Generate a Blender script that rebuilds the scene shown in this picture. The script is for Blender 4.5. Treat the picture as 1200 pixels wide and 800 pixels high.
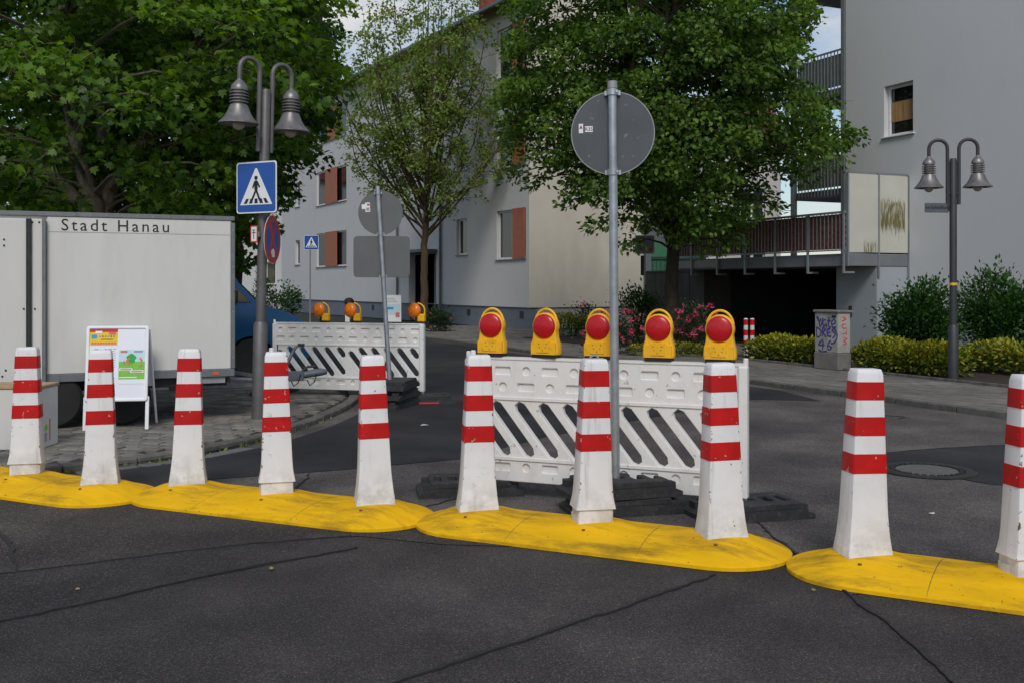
import bpy, bmesh, math, random
import numpy as np
from mathutils import Matrix, Vector, Euler

for o in list(bpy.data.objects):
    bpy.data.objects.remove(o)
SC = bpy.context.scene
COL = SC.collection
R = math.radians
random.seed(7)
RNG = np.random.default_rng(11)

# ---------------------------------------------------------------- camera
CAM_H, FPX, HOR = 1.55, 1200.0, 335.0
cam = bpy.data.cameras.new('camera')
cam.lens = 36.0
cam.sensor_width = 36.0
cam.sensor_fit = 'HORIZONTAL'
cam.shift_y = -(400 - HOR) / 1200.0
cam.clip_start = 0.1
cam.clip_end = 1500
camo = bpy.data.objects.new('camera', cam)
COL.objects.link(camo)
camo.location = (0, 0, CAM_H)
camo.rotation_euler = (R(90), 0, 0)
SC.camera = camo

# ---------------------------------------------------------------- sky, sun, exposure
SUN_EL, SUN_AZ = 44.0, 180.0       # azimuth clockwise from +Y: sun stands behind the camera, to the right
world = bpy.data.worlds.new('World')
SC.world = world
world.use_nodes = True
nt = world.node_tree
for n in list(nt.nodes):
    nt.nodes.remove(n)
wo = nt.nodes.new('ShaderNodeOutputWorld')
bg = nt.nodes.new('ShaderNodeBackground')
sky = nt.nodes.new('ShaderNodeTexSky')
sky.sky_type = 'NISHITA'
sky.sun_disc = False
sky.sun_elevation = R(SUN_EL)
sky.sun_rotation = R(SUN_AZ)
sky.air_density = 1.0
sky.dust_density = 0.8
sky.ozone_density = 1.5
# broken white cloud laid over the blue all round the sky
tc = nt.nodes.new('ShaderNodeTexCoord')
mp = nt.nodes.new('ShaderNodeMapping')
mp.inputs['Scale'].default_value = (1.6, 1.6, 4.0)
cn = nt.nodes.new('ShaderNodeTexNoise')
cn.inputs['Scale'].default_value = 2.2
cn.inputs['Detail'].default_value = 8
cn.inputs['Roughness'].default_value = 0.6
cr = nt.nodes.new('ShaderNodeValToRGB')
cr.color_ramp.elements[0].position = 0.44
cr.color_ramp.elements[1].position = 0.70
mx = nt.nodes.new('ShaderNodeMix')
mx.data_type = 'RGBA'
mx.inputs['B'].default_value = (7.2, 7.0, 6.9, 1)
nt.links.new(tc.outputs['Generated'], mp.inputs['Vector'])
nt.links.new(mp.outputs['Vector'], cn.inputs['Vector'])
nt.links.new(cn.outputs['Fac'], cr.inputs['Fac'])
nt.links.new(cr.outputs['Color'], mx.inputs['Factor'])
nt.links.new(sky.outputs['Color'], mx.inputs['A'])
nt.links.new(mx.outputs['Result'], bg.inputs['Color'])
bg.inputs['Strength'].default_value = 0.11
nt.links.new(bg.outputs['Background'], wo.inputs['Surface'])

sl = bpy.data.lights.new('sun', 'SUN')
sl.energy = 1.75
sl.angle = R(18)
sl.color = (1.0, 0.965, 0.91)
so = bpy.data.objects.new('sun', sl)
COL.objects.link(so)
so.location = (6, -25, 30)
_sd = Vector((math.sin(R(SUN_AZ)) * math.cos(R(SUN_EL)), math.cos(R(SUN_AZ)) * math.cos(R(SUN_EL)), math.sin(R(SUN_EL))))
so.rotation_euler = _sd.to_track_quat('Z', 'Y').to_euler()

SC.view_settings.view_transform = 'Standard'
SC.view_settings.look = 'None'
SC.view_settings.exposure = 0.0
SC.view_settings.gamma = 1.0
SC.render.engine = 'CYCLES'
SC.render.resolution_x = 1024
SC.render.resolution_y = 682
SC.cycles.max_bounces = 6
SC.cycles.transparent_max_bounces = 8

# ---------------------------------------------------------------- pixel -> place
def G(x, y, z=0.0):
    Y = FPX * (CAM_H - z) / (y - HOR)
    return Vector(((x - 600.0) / FPX * Y, Y, z))
def AT(x, y, Y):
    return Vector(((x - 600.0) / FPX * Y, Y, CAM_H + (HOR - y) * Y / FPX))

# ---------------------------------------------------------------- materials
MATS = {}
def _n(t, typ, **kw):
    n = t.nodes.new(typ)
    for k, v in kw.items():
        n.inputs[k].default_value = v
    return n
def mat(name, col, rough=0.6, metal=0.0, var=0.12, vscale=6.0, dirt=None, dscale=3.0, dpos=(0.55, 0.72),
        bump=0.0, bscale=120.0, spec=0.5, speck=None, sscale=200.0, spos=(0.6, 0.7), coords='Object', stretch=None,
        bdist=0.004, bdetail=4.0, rand=False):
    m = bpy.data.materials.new(name)
    m.use_nodes = True
    t = m.node_tree
    b = t.nodes['Principled BSDF']
    b.inputs['Roughness'].default_value = rough
    b.inputs['Metallic'].default_value = metal
    b.inputs['Specular IOR Level'].default_value = spec
    tcn = t.nodes.new('ShaderNodeTexCoord')
    vec = tcn.outputs[coords]
    if rand:                       # every copy gets its own marks
        oi = t.nodes.new('ShaderNodeObjectInfo')
        of = t.nodes.new('ShaderNodeVectorMath'); of.operation = 'SCALE'; of.inputs[0].default_value = (41.0, 17.0, 29.0)
        t.links.new(oi.outputs['Random'], of.inputs['Scale'])
        ad = t.nodes.new('ShaderNodeVectorMath'); ad.operation = 'ADD'
        t.links.new(vec, ad.inputs[0]); t.links.new(of.outputs['Vector'], ad.inputs[1])
        vec = ad.outputs['Vector']
    if stretch:
        mpn = _n(t, 'ShaderNodeMapping', Scale=stretch)
        t.links.new(vec, mpn.inputs['Vector'])
        vecs = mpn.outputs['Vector']
    else:
        vecs = vec
    nz = _n(t, 'ShaderNodeTexNoise', Scale=vscale, Detail=6.0, Roughness=0.6)
    t.links.new(vecs, nz.inputs['Vector'])
    cc = t.nodes.new('ShaderNodeValToRGB')
    lo = tuple(max(0, c * (1 - var)) for c in col) + (1,)
    hi = tuple(min(1, c * (1 + var)) for c in col) + (1,)
    cc.color_ramp.elements[0].position = 0.3
    cc.color_ramp.elements[1].position = 0.7
    cc.color_ramp.elements[0].color = lo
    cc.color_ramp.elements[1].color = hi
    t.links.new(nz.outputs['Fac'], cc.inputs['Fac'])
    out = cc.outputs['Color']
    if dirt is not None:
        dn = _n(t, 'ShaderNodeTexNoise', Scale=dscale, Detail=8.0, Roughness=0.7)
        t.links.new(vecs, dn.inputs['Vector'])
        dr = t.nodes.new('ShaderNodeValToRGB')
        dr.color_ramp.elements[0].position, dr.color_ramp.elements[1].position = dpos
        dr.color_ramp.elements[1].color = (dirt[3],) * 3 + (1,)
        t.links.new(dn.outputs['Fac'], dr.inputs['Fac'])
        mxn = t.nodes.new('ShaderNodeMix'); mxn.data_type = 'RGBA'
        mxn.inputs['B'].default_value = tuple(dirt[:3]) + (1,)
        t.links.new(dr.outputs['Color'], mxn.inputs['Factor'])
        t.links.new(out, mxn.inputs['A'])
        out = mxn.outputs['Result']
    if speck is not None:
        sn = _n(t, 'ShaderNodeTexNoise', Scale=sscale, Detail=2.0)
        t.links.new(vec, sn.inputs['Vector'])
        sr = t.nodes.new('ShaderNodeValToRGB')
        sr.color_ramp.elements[0].position, sr.color_ramp.elements[1].position = spos
        sr.color_ramp.elements[1].color = (speck[3],) * 3 + (1,)
        t.links.new(sn.outputs['Fac'], sr.inputs['Fac'])
        mxn = t.nodes.new('ShaderNodeMix'); mxn.data_type = 'RGBA'
        mxn.inputs['B'].default_value = tuple(speck[:3]) + (1,)
        t.links.new(sr.outputs['Color'], mxn.inputs['Factor'])
        t.links.new(out, mxn.inputs['A'])
        out = mxn.outputs['Result']
    t.links.new(out, b.inputs['Base Color'])
    if bump:
        bn = _n(t, 'ShaderNodeTexNoise', Scale=bscale, Detail=bdetail)
        t.links.new(vec, bn.inputs['Vector'])
        bp = _n(t, 'ShaderNodeBump', Strength=bump, Distance=bdist)
        t.links.new(bn.outputs['Fac'], bp.inputs['Height'])
        t.links.new(bp.outputs['Normal'], b.inputs['Normal'])
    MATS[name] = m
    return m

def leaf_mat(name, c0, c1, trans=0.35, rough=0.45):
    m = bpy.data.materials.new(name)
    m.use_nodes = True
    t = m.node_tree
    b = t.nodes['Principled BSDF']
    at = t.nodes.new('ShaderNodeAttribute'); at.attribute_name = 'tint'
    rp = t.nodes.new('ShaderNodeValToRGB')
    rp.color_ramp.elements[0].color = tuple(c0) + (1,)
    rp.color_ramp.elements[1].color = tuple(c1) + (1,)
    t.links.new(at.outputs['Fac'], rp.inputs['Fac'])
    t.links.new(rp.outputs['Color'], b.inputs['Base Color'])
    b.inputs['Roughness'].default_value = rough
    b.inputs['Specular IOR Level'].default_value = 0.35
    tr = t.nodes.new('ShaderNodeBsdfTranslucent')
    hs = _n(t, 'ShaderNodeHueSaturation', Hue=0.49, Saturation=1.1, Value=1.5)
    t.links.new(rp.outputs['Color'], hs.inputs['Color'])
    t.links.new(hs.outputs['Color'], tr.inputs['Color'])
    ms = t.nodes.new('ShaderNodeMixShader')
    ms.inputs['Fac'].default_value = trans
    t.links.new(b.outputs['BSDF'], ms.inputs[1])
    t.links.new(tr.outputs['BSDF'], ms.inputs[2])
    t.links.new(ms.outputs['Shader'], t.nodes['Material Output'].inputs['Surface'])
    MATS[name] = m
    return m

def glass_mat(name, col, rough=0.05):
    m = bpy.data.materials.new(name)
    m.use_nodes = True
    b = m.node_tree.nodes['Principled BSDF']
    b.inputs['Base Color'].default_value = tuple(col) + (1,)
    b.inputs['Roughness'].default_value = rough
    b.inputs['Specular IOR Level'].default_value = 0.9
    MATS[name] = m
    return m

def asphalt(name, col, speckamt, bl=0.35):
    m = mat(name, col, rough=0.85, var=0.28, vscale=1.3, dirt=(col[0]*0.45, col[1]*0.45, col[2]*0.48, 0.8), dscale=0.6, dpos=(0.42, 0.68),
            bump=bl, bscale=75.0, bdist=0.010, speck=(0.22, 0.195, 0.175, speckamt), sscale=120.0, spos=(0.57, 0.66), spec=0.3)
    # second, finer generation of pale and dark chippings
    t = m.node_tree; b = t.nodes['Principled BSDF']
    src = b.inputs['Base Color'].links[0].from_socket
    tcn = t.nodes.new('ShaderNodeTexCoord')
    vo = _n(t, 'ShaderNodeTexVoronoi', Scale=135.0, Randomness=1.0)
    t.links.new(tcn.outputs['Object'], vo.inputs['Vector'])
    rp = t.nodes.new('ShaderNodeValToRGB')
    rp.color_ramp.interpolation = 'CONSTANT'
    es = rp.color_ramp.elements
    es[0].position = 0.0; es[0].color = (0.55, 0.55, 0.55, 1)
    es[1].position = 0.35; es[1].color = (1.0, 1.0, 1.0, 1)
    e = es.new(0.78); e.color = (1.7, 1.6, 1.55, 1)
    e = es.new(0.95); e.color = (2.6, 2.35, 2.2, 1)
    sp = t.nodes.new('ShaderNodeSeparateColor')
    t.links.new(vo.outputs['Color'], sp.inputs['Color'])
    t.links.new(sp.outputs['Red'], rp.inputs['Fac'])
    mm = t.nodes.new('ShaderNodeMix'); mm.data_type = 'RGBA'; mm.blend_type = 'MULTIPLY'
    bn_ = _n(t, 'ShaderNodeTexNoise', Scale=0.33, Detail=5.0, Roughness=0.6)
    t.links.new(tcn.outputs['Object'], bn_.inputs['Vector'])
    br_ = t.nodes.new('ShaderNodeValToRGB')
    br_.color_ramp.elements[0].position = 0.36; br_.color_ramp.elements[0].color = (0.62, 0.62, 0.66, 1)
    br_.color_ramp.elements[1].position = 0.64; br_.color_ramp.elements[1].color = (1.35, 1.32, 1.28, 1)
    t.links.new(bn_.outputs['Fac'], br_.inputs['Fac'])
    m2 = t.nodes.new('ShaderNodeMix'); m2.data_type = 'RGBA'; m2.blend_type = 'MULTIPLY'; m2.inputs['Factor'].default_value = 1.0
    t.links.new(src, m2.inputs['A']); t.links.new(br_.outputs['Color'], m2.inputs['B'])
    src = m2.outputs['Result']
    mm.inputs['Factor'].default_value = min(1.0, speckamt * 1.5)
    t.links.new(src, mm.inputs['A']); t.links.new(rp.outputs['Color'], mm.inputs['B'])
    t.links.new(mm.outputs['Result'], b.inputs['Base Color'])
    return m
asphalt('asphalt', (0.047, 0.044, 0.0435), 0.45, 0.7)
asphalt('asphalt_old', (0.052, 0.048, 0.045), 0.5, 0.8)
asphalt('asphalt_light', (0.100, 0.092, 0.086), 0.45, 0.8)
asphalt('asphalt_dark', (0.027, 0.027, 0.030), 0.18, 0.35)
asphalt('asphalt_patch', (0.036, 0.034, 0.036), 0.4, 0.5)
mat('tar', (0.017, 0.017, 0.018), 0.75, var=0.3, vscale=40, bump=0.5, bscale=60)
mat('paver', (0.185, 0.172, 0.155), 0.9, var=0.35, vscale=2.3, dirt=(0.045, 0.05, 0.03, 0.6), dscale=5, bump=0.5, bscale=90, speck=(0.22, 0.2, 0.19, 0.4), sscale=160)
mat('paver_joint', (0.018, 0.019, 0.013), 0.95, var=0.4, vscale=8, bump=0.6, bscale=60)
mat('paving', (0.17, 0.158, 0.143), 0.9, var=0.25, vscale=0.8, dirt=(0.06, 0.055, 0.05, 0.5), dscale=0.6, bump=0.4, bscale=70)
mat('kerb_stone', (0.11, 0.105, 0.098), 0.9, var=0.35, vscale=5, dirt=(0.03, 0.035, 0.02, 0.6), dscale=7, bump=0.6, bscale=60)
mat('gutter_stone', (0.12, 0.12, 0.12), 0.9, var=0.3, vscale=9, bump=0.5, bscale=60)
mat('soil', (0.035, 0.024, 0.018), 0.95, var=0.5, vscale=18, bump=1.0, bscale=25, bdist=0.03)
def worn_white(name, col):
    """white painted plastic: every piece with its own grime, streaks, foot dirt and chipped corners"""
    m = bpy.data.materials.new(name); m.use_nodes = True
    t = m.node_tree; b = t.nodes['Principled BSDF']
    b.inputs['Roughness'].default_value = 0.5; b.inputs['Specular IOR Level'].default_value = 0.3
    tcn = t.nodes.new('ShaderNodeTexCoord'); oi = t.nodes.new('ShaderNodeObjectInfo')
    off = t.nodes.new('ShaderNodeVectorMath'); off.operation = 'SCALE'; off.inputs[0].default_value = (37.0, 11.0, 23.0)
    t.links.new(oi.outputs['Random'], off.inputs['Scale'])
    ad = t.nodes.new('ShaderNodeVectorMath'); ad.operation = 'ADD'
    t.links.new(tcn.outputs['Object'], ad.inputs[0]); t.links.new(off.outputs['Vector'], ad.inputs[1])
    V = ad.outputs['Vector']
    def noise(scale, stretch=(1, 1, 1), detail=6.0):
        mp_ = _n(t, 'ShaderNodeMapping', Scale=stretch); t.links.new(V, mp_.inputs['Vector'])
        nz = _n(t, 'ShaderNodeTexNoise', Scale=scale, Detail=detail, Roughness=0.65); t.links.new(mp_.outputs['Vector'], nz.inputs['Vector'])
        return nz.outputs['Fac']
    def rmp(v, a, bb, lo=0.0, hi=1.0):
        r = _n(t, 'ShaderNodeMapRange'); r.interpolation_type = 'SMOOTHSTEP'
        for k_, q_ in (('From Min', a), ('From Max', bb), ('To Min', lo), ('To Max', hi)): r.inputs[k_].default_value = q_
        t.links.new(v, r.inputs['Value']); return r.outputs['Result']
    def op(o_, p, q):
        k = t.nodes.new('ShaderNodeMath'); k.operation = o_
        for i_, w in enumerate((p, q)):
            if isinstance(w, (int, float)): k.inputs[i_].default_value = w
            elif w is not None: t.links.new(w, k.inputs[i_])
        return k.outputs[0]
    sx = t.nodes.new('ShaderNodeSeparateXYZ'); t.links.new(tcn.outputs['Object'], sx.inputs['Vector'])
    cur = None
    def lay(prev, fac, c):
        mm = t.nodes.new('ShaderNodeMix'); mm.data_type = 'RGBA'; mm.inputs['B'].default_value = tuple(c) + (1,)
        t.links.new(fac, mm.inputs['Factor'])
        if prev is None: mm.inputs['A'].default_value = tuple(col) + (1,)
        else: t.links.new(prev, mm.inputs['A'])
        return mm.outputs['Result']
    cur = lay(cur, rmp(noise(3.0), 0.40, 0.75, 0, 0.35), (0.55, 0.54, 0.52))
    cur = lay(cur, rmp(noise(2.6, (7, 7, 0.45)), 0.55, 0.72, 0, 0.45), (0.36, 0.31, 0.25))
    foot = op('MULTIPLY', rmp(sx.outputs['Z'], 0.30, 0.0), rmp(noise(9.0), 0.35, 0.65, 0, 0.38))
    cur = lay(cur, foot, (0.20, 0.175, 0.145))
    dg = op('ABSOLUTE', op('SUBTRACT', op('ABSOLUTE', sx.outputs['X'], None), op('MULTIPLY', op('ABSOLUTE', sx.outputs['Y'], None), 1.39)), None)
    edge = op('MULTIPLY', rmp(dg, 0.016, 0.006), rmp(noise(26.0, (1, 1, 1), 3.0), 0.60, 0.64))
    cur = lay(cur, edge, (0.16, 0.07, 0.035))
    cur = lay(cur, rmp(noise(24.0, (1, 1, 0.8), 2.0), 0.735, 0.75), (0.13, 0.075, 0.045))
    cur = lay(cur, op('MULTIPLY', rmp(noise(1.3), 0.5, 0.62), rmp(noise(14.0, (1, 1, 2), 4.0), 0.60, 0.68, 0, 0.35)), (0.22, 0.21, 0.20))
    t.links.new(cur, b.inputs['Base Color'])
    MATS[name] = m
worn_white('bollard_white', (0.78, 0.775, 0.775))
mat('band_red', (0.50, 0.008, 0.008), 0.5, rand=True, spec=0.25, var=0.16, vscale=9, dirt=(0.22, 0.02, 0.015, 0.6), dscale=6, dpos=(0.5, 0.8), speck=(0.55, 0.35, 0.32, 0.75), sscale=26, spos=(0.69, 0.71))
mat('base_yellow', (0.80, 0.45, 0.006), 0.7, rand=True, var=0.12, vscale=4, dirt=(0.075, 0.055, 0.022, 0.85), dscale=2.3, dpos=(0.48, 0.74), stretch=(0.7, 2.2, 1.0), bump=0.35, bscale=24, bdist=0.008, speck=(0.15, 0.10, 0.04, 0.85), sscale=38, spos=(0.71, 0.74), spec=0.12)
mat('barrier_white', (0.76, 0.75, 0.73), 0.5, rand=True, var=0.05, vscale=3, dirt=(0.34, 0.30, 0.23, 0.5), dscale=3.0, dpos=(0.50, 0.80), stretch=(2, 2, 0.8), speck=(0.30, 0.27, 0.23, 0.6), sscale=22, spos=(0.70, 0.74))
mat('rubber', (0.026, 0.026, 0.028), 0.75, rand=True, var=0.4, vscale=14, bump=0.7, bscale=45, speck=(0.10, 0.095, 0.09, 0.5), sscale=40, spos=(0.58, 0.75))
mat('rubber_red', (0.45, 0.05, 0.06), 0.7, var=0.3, vscale=20)
mat('lamp_yellow', (0.86, 0.46, 0.010), 0.45, rand=True, speck=(0.25, 0.15, 0.03, 0.6), sscale=40, spos=(0.70, 0.74), var=0.08, vscale=8, dirt=(0.4, 0.2, 0.02, 0.5), dscale=9)
mat('lens_red', (0.46, 0.006, 0.012), 0.28, spec=0.5, var=0.12, vscale=30, bump=0.3, bscale=110)
mat('lens_orange', (0.85, 0.21, 0.008), 0.22, var=0.15, vscale=30, bump=0.25, bscale=120)
mat('black_plastic', (0.012, 0.012, 0.013), 0.5, var=0.2)
mat('galvanised', (0.40, 0.43, 0.46), 0.45, metal=0.75, var=0.16, vscale=14, dirt=(0.22, 0.22, 0.22, 0.6), dscale=8)
mat('galv_dull', (0.30, 0.31, 0.32), 0.6, metal=0.4, var=0.15, vscale=10)
mat('sign_back', (0.075, 0.085, 0.095), 0.5, metal=0.2, var=0.15, vscale=3, speck=(0.30, 0.32, 0.34, 0.5), sscale=16, spos=(0.66, 0.74), stretch=(1, 1, 3))
mat('sign_back_flat', (0.115, 0.122, 0.122), 0.55, var=0.08, vscale=3)
mat('sign_blue', (0.015, 0.085, 0.36), 0.3, var=0.06)
mat('sign_white', (0.78, 0.79, 0.80), 0.35, var=0.04)
mat('sign_red', (0.52, 0.03, 0.03), 0.35, var=0.08)
mat('sign_black', (0.012, 0.012, 0.014), 0.4, var=0.05)
mat('lamp_metal', (0.21, 0.20, 0.195), 0.42, metal=0.55, var=0.25, vscale=9, dirt=(0.30, 0.29, 0.28, 0.5), dscale=12)
mat('pole_grey', (0.135, 0.128, 0.126), 0.5, metal=0.35, var=0.15, vscale=6, dirt=(0.06, 0.05, 0.045, 0.5), dscale=8)
mat('pole_dark', (0.045, 0.046, 0.050), 0.5, metal=0.3, var=0.15, vscale=6)
mat('bulb_glass', (0.42, 0.38, 0.34), 0.25, var=0.05)
mat('trailer_white', (0.64, 0.63, 0.595), 0.5, var=0.05, vscale=1.2, dirt=(0.36, 0.34, 0.29, 0.45), dscale=1.3, dpos=(0.5, 0.85), stretch=(1.6, 1, 0.45))
mat('trailer_rail', (0.20, 0.21, 0.215), 0.5, metal=0.5, var=0.15, vscale=10, dirt=(0.1, 0.09, 0.08, 0.5), dscale=6)
mat('chassis', (0.03, 0.032, 0.033), 0.6, metal=0.3, var=0.3, vscale=9)
mat('wood_edge', (0.42, 0.27, 0.15), 0.7, var=0.2, vscale=12)
mat('tyre', (0.018, 0.018, 0.018), 0.85, var=0.2, bump=0.3)
mat('rim', (0.48, 0.48, 0.49), 0.45, metal=0.6, var=0.2)
mat('van_blue', (0.013, 0.105, 0.24), 0.28, metal=0.25, var=0.06, vscale=2)
mat('orange_reflector', (0.75, 0.12, 0.02), 0.3, var=0.1)
mat('board_frame', (0.86, 0.87, 0.88), 0.35, metal=0.0, var=0.05)
mat('poster_white', (0.84, 0.86, 0.92), 0.25, var=0.02)
mat('poster_yellow', (0.85, 0.58, 0.02), 0.3, var=0.05)
mat('poster_green', (0.20, 0.55, 0.05), 0.3, var=0.12, vscale=30)
mat('poster_green2', (0.04, 0.38, 0.06), 0.3, var=0.12, vscale=30)
mat('poster_sky', (0.55, 0.75, 0.82), 0.3, var=0.08, vscale=20)
mat('poster_blue', (0.06, 0.32, 0.65), 0.3, var=0.1)
mat('poster_pink', (0.75, 0.16, 0.14), 0.3, var=0.1)
mat('poster_text', (0.30, 0.31, 0.35), 0.4, var=0.1)
mat('render_blue', (0.55, 0.55, 0.54), 0.9, var=0.08, vscale=0.5, dirt=(0.37, 0.385, 0.40, 0.55), dscale=0.5, dpos=(0.45, 0.80), bump=0.35, bscale=40, stretch=(1.1, 1.1, 0.45))
mat('render_cream', (0.64, 0.59, 0.49), 0.9, var=0.07, vscale=0.5, dirt=(0.42, 0.385, 0.32, 0.55), dscale=0.6, dpos=(0.45, 0.80), bump=0.35, bscale=40, stretch=(1.0, 1.0, 0.6))
mat('render_cream_plinth', (0.36, 0.34, 0.31), 0.9, var=0.07, vscale=0.8, bump=0.25, bscale=40)
mat('render_plinth', (0.145, 0.165, 0.195), 0.9, var=0.10, vscale=0.8, bump=0.25, bscale=40)
mat('render_grey', (0.60, 0.61, 0.62), 0.9, var=0.07, vscale=0.5, dirt=(0.45, 0.46, 0.475, 0.6), dscale=0.5, dpos=(0.45, 0.80), bump=0.35, bscale=40, stretch=(1.1, 1.1, 0.45))
mat('render_pillar', (0.33, 0.36, 0.385), 0.9, var=0.06, vscale=0.7, bump=0.25, bscale=40)
mat('concrete_dark', (0.075, 0.070, 0.062), 0.9, var=0.3, vscale=1.5, dirt=(0.03, 0.032, 0.025, 0.7), dscale=1.0, stretch=(2, 2, 0.4))
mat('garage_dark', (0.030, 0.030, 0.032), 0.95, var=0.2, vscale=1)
mat('frame_white', (0.70, 0.70, 0.69), 0.4, var=0.04)
mat('sill_grey', (0.20, 0.20, 0.21), 0.5, var=0.1)
glass_mat('window_glass', (0.012, 0.014, 0.016))
mat('curtain', (0.46, 0.40, 0.30), 0.9, var=0.25, vscale=5, stretch=(8, 8, 0.3))
mat('wood_slat', (0.36, 0.20, 0.09), 0.7, var=0.35, vscale=4, stretch=(6, 6, 0.5))
mat('shutter_brown', (0.34, 0.115, 0.055), 0.6, var=0.12, vscale=4)
mat('roof_tile', (0.20, 0.055, 0.035), 0.85, var=0.3, vscale=5)
mat('roof_under', (0.10, 0.10, 0.11), 0.8, var=0.1)
mat('pipe', (0.12, 0.14, 0.16), 0.5, metal=0.3, var=0.2)
mat('steel_balcony', (0.26, 0.29, 0.305), 0.5, metal=0.4, var=0.12, vscale=5)
mat('mat_brown', (0.17, 0.072, 0.055), 0.9, var=0.45, vscale=14)
mat('panel_frost', (0.66, 0.65, 0.57), 0.45, var=0.06, vscale=1.5)
mat('panel_algae', (0.11, 0.095, 0.02), 0.7, var=0.4, vscale=5)
mat('slab_grey', (0.17, 0.18, 0.19), 0.85, var=0.15, vscale=2)
mat('slab_light', (0.36, 0.35, 0.33), 0.85, var=0.12, vscale=2)
mat('bark_grey', (0.115, 0.095, 0.068), 0.9, var=0.35, vscale=6, bump=0.8, bscale=14, stretch=(3, 3, 0.6), bdist=0.03)
mat('bark_dark', (0.045, 0.033, 0.022), 0.9, var=0.4, vscale=6, bump=0.8, bscale=14, stretch=(3, 3, 0.6), bdist=0.03)
mat('bark_brown', (0.075, 0.050, 0.026), 0.9, var=0.35, vscale=6, bump=0.6, bscale=18, stretch=(3, 3, 0.6), bdist=0.02)
mat('cabinet', (0.36, 0.35, 0.32), 0.8, var=0.15, vscale=4, dirt=(0.13, 0.115, 0.09, 0.7), dscale=2.5, dpos=(0.45, 0.7), bump=0.3, bscale=50)
mat('cabinet_foot', (0.17, 0.16, 0.145), 0.9, var=0.25, vscale=5, dirt=(0.06, 0.055, 0.045, 0.7), dscale=3, bump=0.3, bscale=50)
mat('spray_blue', (0.045, 0.050, 0.21), 0.6, var=0.15)
mat('spray_red', (0.55, 0.05, 0.05), 0.6, var=0.15)
mat('iron', (0.045, 0.042, 0.040), 0.6, metal=0.5, var=0.3, vscale=20, bump=0.6, bscale=80)
mat('iron_fill', (0.115, 0.110, 0.100), 0.8, var=0.25, vscale=15, bump=0.6, bscale=90)
mat('post_white', (0.62, 0.63, 0.63), 0.5, var=0.08)
mat('pale_block', (0.50, 0.48, 0.45), 0.9, var=0.06, vscale=0.3)
mat('green_screen', (0.05, 0.20, 0.11), 0.6, var=0.15)
mat('planter', (0.04, 0.04, 0.042), 0.6, var=0.2)
mat('name_plate', (0.085, 0.10, 0.115), 0.4, var=0.1)
mat('rust', (0.16, 0.06, 0.025), 0.8, var=0.3, vscale=40)
mat('joint_dark', (0.20, 0.12, 0.02), 0.85, var=0.6, vscale=20)
mat('sticker_yellow', (0.8, 0.5, 0.02), 0.5)
mat('leaf_litter', (0.33, 0.28, 0.05), 0.7, var=0.3, vscale=30)
mat('paper', (0.6, 0.6, 0.6), 0.8)
leaf_mat('leaf_maple', (0.022, 0.066, 0.008), (0.19, 0.34, 0.03), 0.45)
leaf_mat('leaf_back', (0.020, 0.058, 0.010), (0.080, 0.18, 0.020), 0.35)
leaf_mat('leaf_center', (0.028, 0.075, 0.014), (0.19, 0.32, 0.045), 0.45)
leaf_mat('leaf_slim', (0.11, 0.18, 0.035), (0.30, 0.40, 0.08), 0.5)
leaf_mat('leaf_shrub', (0.016, 0.055, 0.012), (0.065, 0.17, 0.022), 0.3)
leaf_mat('leaf_hedge', (0.030, 0.080, 0.010), (0.50, 0.46, 0.035), 0.3)
leaf_mat('leaf_rose', (0.014, 0.042, 0.014), (0.045, 0.100, 0.024), 0.3)
leaf_mat('petal_pink', (0.48, 0.03, 0.10), (0.80, 0.16, 0.26), 0.3)

def piece_variation(name, lo, hi):
    """each separate piece gets its own tone"""
    t = MATS[name].node_tree; b = t.nodes['Principled BSDF']
    src = b.inputs['Base Color'].links[0].from_socket
    oi = t.nodes.new('ShaderNodeObjectInfo'); ge = t.nodes.new('ShaderNodeNewGeometry')
    ad = t.nodes.new('ShaderNodeMath'); ad.operation = 'ADD'
    fr = t.nodes.new('ShaderNodeMath'); fr.operation = 'FRACT'
    t.links.new(oi.outputs['Random'], ad.inputs[0]); t.links.new(ge.outputs['Random Per Island'], ad.inputs[1])
    t.links.new(ad.outputs[0], fr.inputs[0])
    rp = t.nodes.new('ShaderNodeValToRGB')
    rp.color_ramp.elements[0].color = (lo, lo, lo * 0.97, 1); rp.color_ramp.elements[1].color = (hi, hi * 0.98, hi * 0.95, 1)
    t.links.new(fr.outputs[0], rp.inputs['Fac'])
    mm = t.nodes.new('ShaderNodeMix'); mm.data_type = 'RGBA'; mm.blend_type = 'MULTIPLY'
    mm.inputs['Factor'].default_value = 1.0
    t.links.new(src, mm.inputs['A']); t.links.new(rp.outputs['Color'], mm.inputs['B'])
    t.links.new(mm.outputs['Result'], b.inputs['Base Color'])
piece_variation('paver', 0.72, 1.25)
piece_variation('paving', 0.82, 1.15)
piece_variation('kerb_stone', 0.8, 1.2)
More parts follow.
